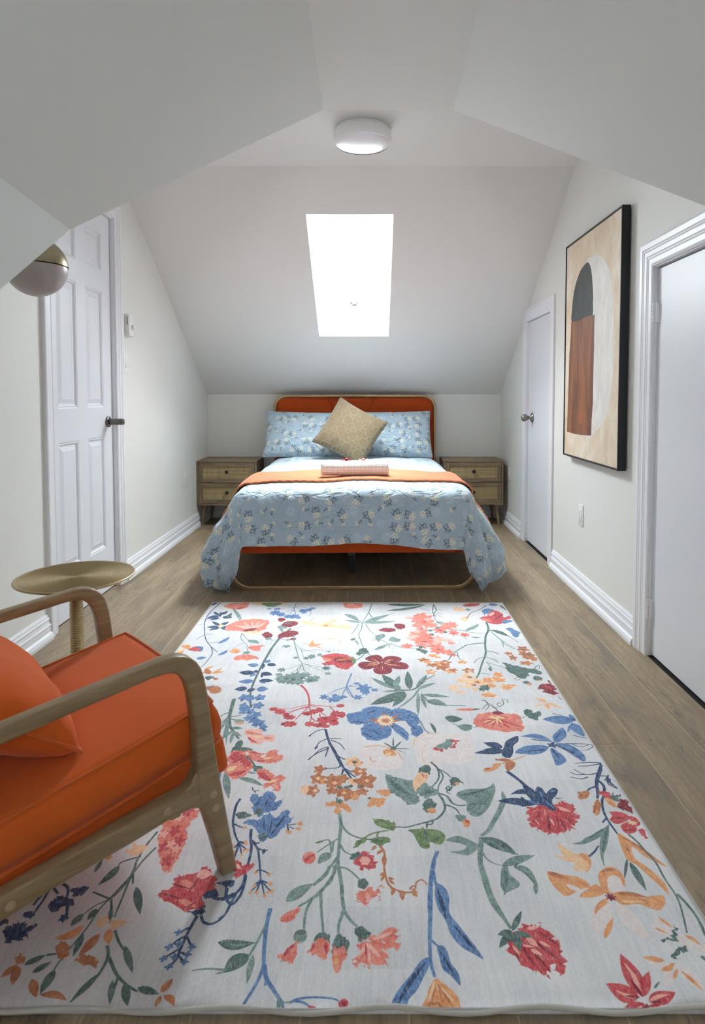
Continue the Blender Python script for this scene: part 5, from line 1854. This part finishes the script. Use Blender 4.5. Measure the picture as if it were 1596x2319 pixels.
# ---- printed cotton
def sprig_cotton(name, sc=1.0):
    n = NT(name); uv = n.n('ShaderNodeTexCoord').outputs['UV']
    vo_ = n.n('ShaderNodeTexVoronoi', {'Vector': uv, 'Scale': 13.5 * sc, 'Randomness': .55}, voronoi_dimensions='2D', feature='F1')
    loc = n.n('ShaderNodeVectorMath', {0: uv, 1: vo_.outputs['Position']}, operation='SUBTRACT').outputs[0]
    cc = n.n('ShaderNodeSeparateColor', {0: vo_.outputs['Color']}); cr, cg, cb = cc.outputs
    rot = n.n('ShaderNodeVectorRotate', {'Vector': loc, 'Angle': n.ma('MULTIPLY', cr, 6.283)}, rotation_type='Z_AXIS').outputs[0]
    s = n.n('ShaderNodeSeparateXYZ', {0: rot}); x, y = s.outputs[0], s.outputs[1]
    def disc(cx, cy_, rx, ry):      # 1 inside
        a = n.ma('DIVIDE', n.ma('SUBTRACT', x, cx), rx); b = n.ma('DIVIDE', n.ma('SUBTRACT', y, cy_), ry)
        return n.step(n.ma('SQRT', n.ma('ADD', n.ma('MULTIPLY', a, a), n.ma('MULTIPLY', b, b))), .85, 1.15, 1, 0)
    def dots(scale, r0, r1, v=None):
        return n.step(n.n('ShaderNodeTexVoronoi', {'Vector': v or rot, 'Scale': scale, 'Randomness': .8}, voronoi_dimensions='2D').outputs['Distance'], r0, r1, 1, 0)
    isA = n.ma('LESS_THAN', cg, .5); isB = n.ma('MULTIPLY', n.ma('GREATER_THAN', cg, .5), n.ma('LESS_THAN', cg, .72)); isC = n.ma('GREATER_THAN', cg, .72)
    base = n.mix(n.noise(uv, 3.0, 3), lin((160, 180, 194)), lin((174, 191, 203)))
    # leaves: narrow leaflets either side of a curved stem
    st = n.mp(rot, (1.0, .42, 1), rot=(0, 0, .5)); st2 = n.mp(rot, (.42, 1.0, 1), rot=(0, 0, .5))
    lf = n.ma('MAXIMUM', dots(115, .22, .31, st), dots(115, .19, .28, st2))
    leafA = n.ma('MULTIPLY', n.ma('MULTIPLY', lf, disc(.003, -.015, .027, .022)), isA)
    stem = n.step(n.ma('ABSOLUTE', n.ma('SUBTRACT', x, n.ma('MULTIPLY', n.ma('MULTIPLY', y, y), 14.))), .0006, .0013, 1, 0)
    stemA = n.ma('MULTIPLY', n.ma('MULTIPLY', stem, disc(0, -.012, .026, .034)), n.ma('ADD', isA, isC, clamp=True))
    fl = dots(95, .40, .52); flc = dots(95, .13, .22)
    flA = n.ma('MULTIPLY', n.ma('MULTIPLY', fl, disc(0, .017, .023, .018)), isA); flC = n.ma('MULTIPLY', n.ma('MULTIPLY', fl, disc(0, .009, .013, .011)), isC)
    leafC = n.ma('MULTIPLY', n.ma('MULTIPLY', lf, disc(0, -.010, .013, .013)), isC)
    gh = n.ma('MULTIPLY', n.ma('MULTIPLY', n.ma('MAXIMUM', lf, dots(120, .2, .34)), disc(0, 0, .026, .026)), isB)
    c = n.mix(n.ma('MULTIPLY', gh, .6), base, lin((202, 214, 226)))
    c = n.mix(n.ma('MULTIPLY', n.ma('MAXIMUM', leafA, leafC), .9), c, lin((66, 78, 94)))
    c = n.mix(n.ma('MULTIPLY', stemA, .9), c, lin((64, 76, 92)))
    f_ = n.ma('MAXIMUM', flA, flC); c = n.mix(f_, c, lin((230, 228, 208))); c = n.mix(n.ma('MULTIPLY', f_, flc), c, lin((176, 158, 96)))
    wr = n.noise(n.mp(uv, (5, 9, 1)), 1.0, 5, .6, 1.2); wv = n.noise(uv, 900, 2); rg = n.ma('ABSOLUTE', n.ma('SUBTRACT', n.noise(n.mp(uv, (4, 7, 1), rot=(0, 0, .5)), 1.6, 3, .5, .8), .5)); wr = n.ma('SUBTRACT', wr, n.ma('MULTIPLY', n.step(rg, 0, .06, 1, 0), .35))
    n.bump(n.ma('ADD', n.ma('MULTIPLY', wr, 1.0), n.ma('MULTIPLY', wv, .02)), .5, .03)
    return n.done(c, .75, spec=.25, Sheen_Weight=.2)
MCOT = sprig_cotton('sprig_print_cotton')
HWD, ZT, YF, RAD = .655, .583, -.005, .085
def drape(a, b, off=0.0, wob=1.0):
    """a across the bed, b from head (large) to foot (negative beyond the foot): returns a point on the hanging cloth, bed-local"""
    da = max(abs(a) - (HWD - .05), 0); db = max((YF + .05) - b, 0); d = math.hypot(da, db); s = 1 if a > 0 else -1
    px = max(-HWD + .05, min(HWD - .05, a)); py = max(YF + .05, b)
    crown = -.018 * (abs(a) / HWD) ** 2.5 - .012 * smooth(.35, 0, b)
    n1 = noise.noise(Vector((a * 3.2, b * 3.2, 3))) * .015 + noise.noise(Vector((a * 9, b * 5, 8))) * .004
    if d < 1e-6: return Vector((px, py, ZT + crown + off + n1 * wob))
    th = math.atan2(db, da)                      # 0 = side, 90 = foot
    side = math.cos(th) ** 2; corner = math.sin(2 * th) ** 2
    rad = RAD; arc = rad * math.pi / 2
    if d < arc: h = rad * math.sin(d / rad); z = -rad * (1 - math.cos(d / rad))
    else:
        e = d - arc; h = rad + (.155 * side * (1 - .9 * smooth(.8, 1.5, b)) + .012 * (1 - side) + .045 * corner) * math.sin(min(e / .34, 1.3) * 1.7) - .05 * corner * smooth(.30, .52, e); z = -rad - e * (.94 if side > .3 else .985)
    fold = corner * smooth(.06, .35, d) * (.024 * math.sin(th * 12 + (1 if s > 0 else 0) + d * 3) + .010 * math.sin(th * 27 + d * 9))
    fold += (1 - corner) * smooth(.10, .45, d) * .007 * math.sin((b if side > .5 else a) * 19 + noise.noise(Vector((a * 2, b * 2, 0))) * 5)
    def ridge(p): return (1 - min(1, abs(noise.noise(p)) * 3.2)) ** 3
    fold += .015 * smooth(.02, .12, d) * ridge(Vector((a * 5 + b * 3, b * 1.6 - a * .6, 4))) + .006 * smooth(.05, .3, d) * ridge(Vector((a * 11, b * 3.5, 9)))
    h += (fold + n1 * .8) * wob + off
    x = px + s * math.cos(th) * h; y = py - math.sin(th) * h
    zz = ZT + crown + z + (off if d < arc else off * .2) + (n1 * .6 * wob * (1 if d < arc else .3))
    return Vector((x, y, max(zz, .012 + .004 * abs(math.sin(th * 31)))))
def cloth(name, A0, A1, B0, B1, na, nb, mats, label, cat, off=0.0, thick=.012, efoot=None, subd=1, wob=1.0):
    V, Fq, U = [], [], []
    for j in range(nb + 1):
        for i in range(na + 1):
            a = A0 + (A1 - A0) * i / na; b0 = B0 + (efoot(a) if efoot else 0); b = b0 + (B1 - b0) * j / nb
            V.append(drape(a, b, off, wob)); U.append((a, b))
    for j in range(nb):
        for i in range(na): q = j * (na + 1) + i; Fq.append((q, q + 1, q + na + 2, q + na + 1))
    o = obj(name, (V, Fq), mats, None, smooth=True); uvl = o.data.uv_layers.new(name='UV')
    for p in o.data.polygons:
        for li in p.loop_indices: uvl.data[li].uv = U[o.data.loops[li].vertex_index]
    if subd: m = o.modifiers.new('smooth', 'SUBSURF'); m.levels = m.render_levels = subd
    m = o.modifiers.new('thickness', 'SOLIDIFY'); m.thickness = thick; m.offset = -1
    o.location = BO; o.rotation_euler = (0, 0, BR); tag(o, label, cat); return o
# foot hem is shorter between the corners, corners droop to the floor
def hem(a):
    x = abs(a); return .004 + .006 * math.sin(a * 9 + 1) - .016 * smooth(.1, .45, a) - (.12 if a < 0 else .10) * smooth(.60, .74, x)
duvet = cloth('duvet', -1.055, 1.035, -.315, 1.80, 140, 120, MCOT, 'light blue floral duvet draped over the bed and hanging at both foot corners', 'duvet', 0, .016, hem)
# orange knitted throw
def knit():
    n = NT('orange_knit'); uv = n.n('ShaderNodeTexCoord').outputs['UV']; s = n.n('ShaderNodeSeparateXYZ', {0: uv}); u, v = s.outputs[0], s.outputs[1]
    tri = n.ma('PINGPONG', u, .024); ph = n.ma('ADD', v, n.ma('MULTIPLY', tri, .55))
    z = n.ma('SINE', n.ma('MULTIPLY', ph, 2 * math.pi / .040)); st = n.ma('SINE', n.ma('MULTIPLY', ph, 2 * math.pi / .0065)); sx = n.ma('SINE', n.ma('MULTIPLY', u, 2 * math.pi / .006))
    h = n.ma('ADD', n.ma('MULTIPLY', n.step(z, .2, .95), .9), n.ma('MULTIPLY', n.ma('MULTIPLY', st, sx), .25))
    c = n.mix(n.step(h, -.1, .9), lin((188, 98, 56)), lin((214, 128, 84))); n.bump(h, .7, .006)
    return n.done(c, .9, spec=.1, Sheen_Weight=.3)
MKNIT = knit()
zig = lambda a: .010 * abs(((a / .048) % 1) * 2 - 1) - .02 + .006 * math.sin(a * 3)
throw = cloth('throw_blanket', -.93, .91, .215, .66, 340, 22, MKNIT, 'orange zigzag knitted throw laid across the foot of the bed', 'throw blanket', .013, .009, zig, 0)

# ---- pillows
def pillow_mesh(w, h, t, nx=44, ny=32, pw=2.6, seed=0, ears=.02, wr=.006):
    V, Fq, U = [], [], []
    for side in (1, -1):
        base = len(V)
        for j in range(ny + 1):
            for i in range(nx + 1):
                u = -1 + 2 * i / nx; v = -1 + 2 * j / ny
                pf = ((1 - abs(u) ** pw) * (1 - abs(v) ** pw)) ** .48
                pinch = 1 - ears * 2.2 * (1 - abs(v) ** 2 * .9); pinchv = 1 - ears * 3 * (1 - abs(u) ** 2 * .9)
                n_ = noise.noise(Vector((u * 3 + seed, v * 3, side * 2))) * wr * pf + noise.noise(Vector((u * 8 + seed, v * 8, side))) * wr * .5 * (1 - pf * .5)
                V.append((u * w / 2 * pinch, side * (-(t / 2) * pf - .0015) - n_ * side, v * h / 2 * pinchv)); U.append((u * w / 2 + seed, v * h / 2 + seed * .37))
        for j in range(ny):
            for i in range(nx):
                q = base + j * (nx + 1) + i; f = (q, q + 1, q + nx + 2, q + nx + 1); Fq.append(f if side > 0 else f[::-1])
    N = (nx + 1) * (ny + 1); rim = [i for i in range(nx)] + [nx + j * (nx + 1) for j in range(ny)] + [N - 1 - i for i in range(nx)] + [(ny - j) * (nx + 1) for j in range(ny)]
    for a, b in zip(rim, rim[1:] + rim[:1]): Fq.append((b, a, a + N, b + N))
    return V, Fq, U
def pillow(name, w, h, t, M, mats, label, cat, seed=0, subd=1, group=None, **k):
    V, Fq, U = pillow_mesh(w, h, t, seed=seed, **k); o = obj(name, (V, Fq), mats, None, smooth=True); uvl = o.data.uv_layers.new(name='UV')
    for p in o.data.polygons:
        for li in p.loop_indices: uvl.data[li].uv = U[o.data.loops[li].vertex_index]
    if subd: m = o.modifiers.new('smooth', 'SUBSURF'); m.levels = m.render_levels = subd
    o.matrix_world = M; return tag(o, label, cat, group)
def place(x, y, z, rx, rz=0, ry=0): return BM @ Matrix.Translation((x, y, z)) @ Matrix.Rotation(rz, 4, 'Z') @ Matrix.Rotation(rx, 4, 'X') @ Matrix.Rotation(ry, 4, 'Y')
pillow('bed_pillow', .69, .44, .17, place(-.415, 1.765, .757, R(-30), R(1), R(1.5)), MCOT, 'blue floral pillow on the left side against the headboard', 'pillow', 1.3, group=None)
pillow('bed_pillow', .66, .44, .17, place(.318, 1.775, .757, R(-28), R(-2), R(-1)), MCOT, 'blue floral pillow on the right side against the headboard', 'pillow', 4.1)
def cane_cushion():
    n = NT('taupe_corded_velvet'); uv = n.n('ShaderNodeTexCoord').outputs['UV']; s = n.n('ShaderNodeSeparateXYZ', {0: uv}); u, v = s.outputs[0], s.outputs[1]
    P = .106; W_ = .0026; hs = []
    def line(e, per, o): 
        d = n.ma('PINGPONG', n.ma('ADD', e, o + 10 * per), per / 2); return n.step(d, W_ * .5, W_ * 1.2, 1, 0)
    for e in (u, v):
        for o in (-.016, .016): hs.append(line(e, P, o))
    dg = [n.ma('MULTIPLY', n.ma('ADD', u, v), .7071), n.ma('MULTIPLY', n.ma('SUBTRACT', u, v), .7071)]
    for e in dg: hs.append(line(e, P * .7071, P * .35355))
    h = hs[0]
    for q in hs[1:]: h = n.ma('MAXIMUM', h, q)
    a = n.noise(uv, 30, 3); c = n.mix(a, lin((108, 91, 67)), lin((122, 104, 78))); c = n.mix(h, c, lin((140, 123, 92)))
    n.bump(n.ma('ADD', h, n.ma('MULTIPLY', n.noise(uv, 7, 3), .8)), 1, .010); return n.done(c, .8, spec=.2, Sheen_Weight=.4)
pillow('throw_pillow', .455, .455, .15, place(-.035, 1.50, .795, R(-24), R(0), R(30)), cane_cushion(), 'taupe square cushion with corded lattice standing on its corner', 'cushion', 0, nx=40, ny=40, ears=.03, wr=.004)
# ---- rolled towel and two wrapped sweets
def towel():
    M_ = NT('waffle_towel'); n = M_; uv = n.n('ShaderNodeTexCoord').outputs['UV']; s = n.n('ShaderNodeSeparateXYZ', {0: uv}); u, v = s.outputs[0], s.outputs[1]
    h = n.ma('MAXIMUM', n.ma('SINE', n.ma('MULTIPLY', u, 2 * math.pi / .0085)), n.ma('SINE', n.ma('MULTIPLY', v, 2 * math.pi / .0085)))
    c = n.mix(n.step(h, -.3, .6), lin((205, 200, 192)), lin((240, 238, 232))); n.bump(h, .35, .0015); n.done(c, .9, spec=.1)
    V, Fq, U = [], [], []; L = .405; nt_, nl = 150, 24
    for k in range(nt_ + 1):
        t = k / nt_; ang = t * 2 * math.pi * 3.655; r = .023 + .0195 * t; 
        for i in range(nl + 1):
            x = -L / 2 + L * i / nl + .004 * math.sin(t * 40) * (abs(i / nl - .5) * 2) ** 6
            rr = r * (1 + .03 * noise.noise(Vector((x * 9, ang, 0))))
            V.append((x, rr * math.cos(ang + .6) * 1.04, rr * math.sin(ang + .6) * .97)); U.append((x, t * .55))
    for k in range(nt_):
        for i in range(nl): q = k * (nl + 1) + i; Fq.append((q, q + 1, q + nl + 2, q + nl + 1))
    o = obj('towel_roll', (V, Fq), M_.m, None, smooth=True); uvl = o.data.uv_layers.new(name='UV')
    for p in o.data.polygons:
        for li in p.loop_indices: uvl.data[li].uv = U[o.data.loops[li].vertex_index]
    m = o.modifiers.new('thickness', 'SOLIDIFY'); m.thickness = .005; m.offset = -1
    o.matrix_world = BM @ Matrix.Translation((.006, .36, .640)) @ Matrix.Rotation(R(1.2), 4, 'Z')
    tag(o, 'rolled cream waffle towel lying on the orange throw', 'towel')
towel()
def sweet(x, y, z, rz, c1, label):
    r = empty('wrapped_sweet', BM @ Vector((x, y, z)), rz, label, 'sweet')
    MC = NT('sweet_' + c1[0]); MC.done(lin(c1[1]), .15, spec=.6); MW_ = NT('wrapper_' + c1[0]); MW_.done(lin(c1[2]), .18, spec=.7)
    bm = bmesh.new(); lathe(bm, [(0, -.012), (.006, -.011), (.0095, -.006), (.010, 0), (.0095, .006), (.006, .011), (0, .012)], 20, MY); obj('candy', bm, MC.m, r, smooth=True)
    for s in (-1, 1):
        V, Fq = [(s * .011, 0, 0)], []; m = 14
        for k in range(m):
            a = 2 * math.pi * k / m; q = 1 if k % 2 else .72; V.append((s * (.026 + .004 * math.sin(k * 3)), .011 * q * math.cos(a), .007 * q * math.sin(a)))
        Fq = [(0, 1 + k, 1 + (k + 1) % m) for k in range(m)]
        o = obj('wrapper_twist', (V, Fq), MW_.m, r); mm = o.modifiers.new('t', 'SOLIDIFY'); mm.thickness = .0006
    return r
sweet(-.045, .365, .690, R(-8), ('red', (150, 22, 28), (190, 40, 44)), 'red wrapped sweet on the towel roll')
sweet(.060, .37, .689, R(10), ('pale', (214, 150, 140), (232, 216, 214)), 'pale pink wrapped sweet on the towel roll')

# ------------------------------------------------------------------ side table
st = empty('side_table', (-.949, 1.954, 0), 0, 'small round ridged brass side table between armchair and left wall', 'side table')
TB = metal('ridged_brass', (178, 157, 116), .34)
prof = [(0, .476), (.03, .478), (.10, .485), (.165, .492), (.178, .497), (.1795, .5005), (.178, .503), (.172, .5025)]
k = .168
while k > .012: prof += [(k, .4975), (k - .003, .5005), (k - .006, .4975)]; k -= .0075
obj('tray_top', nlathe(prof + [(0, .499)], 96), TB, st, smooth=True)
obj('hub', nlathe([(0, .462), (.045, .462), (.047, .470), (.03, .480), (0, .480)], 40), TB, st, auto=40)
pr_ = [(0, .012)]; z = .012
while z < .462: pr_ += [(.0165, z), (.0205, z + .0025), (.0205, z + .0045), (.0165, z + .007)]; z += .0078
obj('ribbed_stem', nlathe(pr_ + [(0, .466)], 36), TB, st, auto=60)
obj('base', nlathe([(0, 0), (.125, 0), (.126, .006), (.118, .011), (.03, .014), (0, .014)], 64), TB, st, auto=50)

# ------------------------------------------------------------------ armchair
CA = math.atan2(.662, .749)
ch = empty('armchair', (-.314, 1.332, .008), CA, 'wooden framed armchair with burnt orange cushions standing on the rug', 'armchair')
# local: x forward, y towards the far arm, z up
arm_out = [(-.80, .450), (-.66, .466), (-.52, .483), (-.43, .494), (-.35, .5035), (-.27, .5135), (-.19, .5235), (-.14, .529), (-.118, .5285), (-.10, .524), (-.085, .516), (-.072, .504), (-.062, .488), (-.055, .466), (-.048, .430), (-.039, .354), (-.027, .269), (-.005, .138), (.019, .0)]
arm_in = [(-.017, .0), (-.040, .095), (-.055, .149), (-.063, .172), (-.070, .190), (-.075, .215), (-.0765, .240), (-.077, .262), (-.0755, .287), (-.079, .368), (-.088, .436), (-.096, .462), (-.107, .482), (-.122, .494), (-.142, .4985), (-.17, .498), (-.249, .488), (-.329, .478), (-.438, .463), (-.52, .451), (-.66, .433), (-.80, .416)]
MPLUG = wood('dowel_end_grain', (168, 144, 112), (182, 158, 126), (40, 40, 40), .4, (156, 132, 100))
def frame_part(name, pts, y0, y1, bev=.007):
    bm = bmesh.new(); prism(bm, [(x, y0, z) for x, z in pts], (0, y1 - y0, 0), bev=bev); return obj(name, bm, MCHAIR, ch, auto=50)
for y0, y1, oy in ((0, .036, 0), (.610, .646, 1)):
    frame_part('armrest', arm_out + arm_in, y0, y1)
    frame_part('seat_rail', [(-.055, .150), (-.062, .170), (-.072, .182), (-.088, .1885), (-.139, .187), (-.212, .176), (-.336, .164), (-.445, .147), (-.70, .112), (-.70, .160), (-.437, .192), (-.324, .208), (-.195, .224), (-.139, .229), (-.105, .232), (-.089, .240), (-.079, .262), (-.055, .262)], y0 + .0012, y1 - .0012, .005)
    frame_part('rear_leg', [(-.73, .0), (-.695, .0), (-.655, .14), (-.655, .24), (-.70, .36), (-.735, .455), (-.775, .455), (-.74, .36), (-.705, .25), (-.70, .15)], y0 + .001, y1 - .001, .006)
    frame_part('back_post', [(-.60, .20), (-.57, .20), (-.66, .44), (-.775, .78), (-.805, .78), (-.70, .46)], y0 + .045 if not oy else y0 - .032, y0 + .075 if not oy else y0 - .002, .005)
    for px_, pz_ in ((-.039, .200), (-.033, .168), (-.143, .210), (-.431, .170)):
        yy = y0 if not oy else y1
        obj('dowel_plug', nlathe([(0, -.0012), (.0082, -.0012), (.0085, -.0006), (.0085, .0012), (0, .0012)], 20, Matrix.Translation((px_, yy, pz_)) @ Matrix.Rotation(R(90), 4, 'X')), MPLUG, ch)
for px_, z0_, z1_ in ((-.11, .160, .196), (-.66, .12, .16)):
    obj('cross_rail', nbox(px_ - .012, px_ + .012, .034, .612, z0_, z1_, .003), MCHAIR, ch)
for k in range(5):
    f = .30 + k * .105; x_ = -.60 - (f - .2) * .30; obj('back_slat', nbox(x_ - .02, x_ - .008, .07, .575, f, f + .05, .003), MCHAIR, ch)
def cushion(name, L, W, H, M, mats, seed, crown=.02, nx=30, ny=30, r=.016, sag=0):
    """box cushion: L along x, W along y, H high; soft crown, rounded sides, piping on both rims"""
    V, Fq = [], []
    def pt(u, v, side, q):
        ex = (abs(u) ** 6 + abs(v) ** 6) ** (1 / 6)
        n_ = noise.noise(Vector((u * 2.3 + seed, v * 2.3, side))) * .006
        z = side * (H / 2 + crown * (1 - u * u) * (1 - v * v) + n_ * (1 - abs(u) ** 4) * (1 - abs(v) ** 4))
        bow = 1 + .012 * (1 - min(abs(u), abs(v)) ** 2)
        return Vector((u * L / 2 * bow * (1 - .02 * v * v), v * W / 2 * bow * (1 - .02 * u * u), z))
    for side in (1, -1):
        for j in range(ny + 1):
            for i in range(nx + 1): V.append(pt(-1 + 2 * i / nx, -1 + 2 * j / ny, side, 0))
    N = (nx + 1) * (ny + 1)
    for b0, s in ((0, 1), (N, -1)):
        for j in range(ny):
            for i in range(nx): q = b0 + j * (nx + 1) + i; f = (q, q + 1, q + nx + 2, q + nx + 1); Fq.append(f if s > 0 else f[::-1])
    rim = [i for i in range(nx)] + [nx + j * (nx + 1) for j in range(ny)] + [N - 1 - i for i in range(nx)] + [(ny - j) * (nx + 1) for j in range(ny)]
    top = [V[i] for i in rim]; bot = [V[i + N] for i in rim]; prev = rim
    for lv in (.25, .5, .75):
        ids = []
        for i, (a, b) in enumerate(zip(top, bot)):
            c = a.lerp(b, lv); d = Vector((c.x / L, c.y / W, 0)); d = Vector((c.x, c.y, 0)).normalized()
            bulge = .014 * math.sin(math.pi * lv) + .003 * noise.noise(Vector((c.x * 14, c.y * 14, lv * 3 + seed)))
            V.append(c + d * bulge); ids.append(len(V) - 1)
        for a, b in zip(range(len(rim)), list(range(1, len(rim))) + [0]): Fq.append((prev[a], ids[a], ids[b], prev[b]))
        prev = ids
    for a, b in zip(range(len(rim)), list(range(1, len(rim))) + [0]): Fq.append((prev[a], rim[a] + N, rim[b] + N, prev[b]))
    o = obj(name, (V, Fq), mats, ch, smooth=True); o.matrix_local = M
    bm = bmesh.new(); bm.from_mesh(o.data); bmesh.ops.recalc_face_normals(bm, faces=bm.faces); bm.to_mesh(o.data); bm.free()
    for loop in (top, bot):
        pp_ = obj('piping', ntube([p * 1.0 + Vector((p.x, p.y, 0)).normalized() * .002 for p in loop], .0038, 8, closed=True), MORPIPE, o, smooth=True)
    return o
SL = math.atan(.19)
def cm(x, y, z, ry, rx=0, rz=0): return Matrix.Translation((x, y, z)) @ Matrix.Rotation(rz, 4, 'Z') @ Matrix.Rotation(ry, 4, 'Y') @ Matrix.Rotation(rx, 4, 'X')
cushion('seat_cushion', .62, .545, .098, cm(-.303, .323, .274, -SL), MORANGE, 1, .016)
bm = bmesh.new(); box(bm, -.31, .335, -.245, .250, -.060, .035, .018, seg=4); dk = obj('seat_deck', bm, MORANGE, ch, auto=60); dk.matrix_local = cm(-.292, .323, .180, -SL)
V, Fq, U = pillow_mesh(.49, .43, .17, seed=2.2, ears=.016, wr=.008, pw=3.2)
bc = obj('back_cushion', (V, Fq), MORANGE, ch, smooth=True); m = bc.modifiers.new('smooth', 'SUBSURF'); m.levels = m.render_levels = 1
# pillow axes: width along the seat's cross direction, face up and forward, height up and back
u_ = Vector((0, 1, 0)); h_ = Vector((-math.cos(R(36)), 0, math.sin(R(36)))); f_ = h_.cross(u_) * 1
Mb = Matrix((( u_.x, -f_.x, h_.x, -.452), (u_.y, -f_.y, h_.y, .350), (u_.z, -f_.z, h_.z, .470), (0, 0, 0, 1)))
bc.matrix_local = Mb
nx_, ny_ = 44, 32; N_ = (nx_ + 1) * (ny_ + 1); rim_ = [i for i in range(nx_)] + [nx_ + j * (nx_ + 1) for j in range(ny_)] + [N_ - 1 - i for i in range(nx_)] + [(ny_ - j) * (nx_ + 1) for j in range(ny_)]
obj('piping', ntube([(Vector(V[i]) + Vector(V[i + N_])) / 2 for i in rim_], .0045, 8, closed=True), MORPIPE, bc, smooth=True)
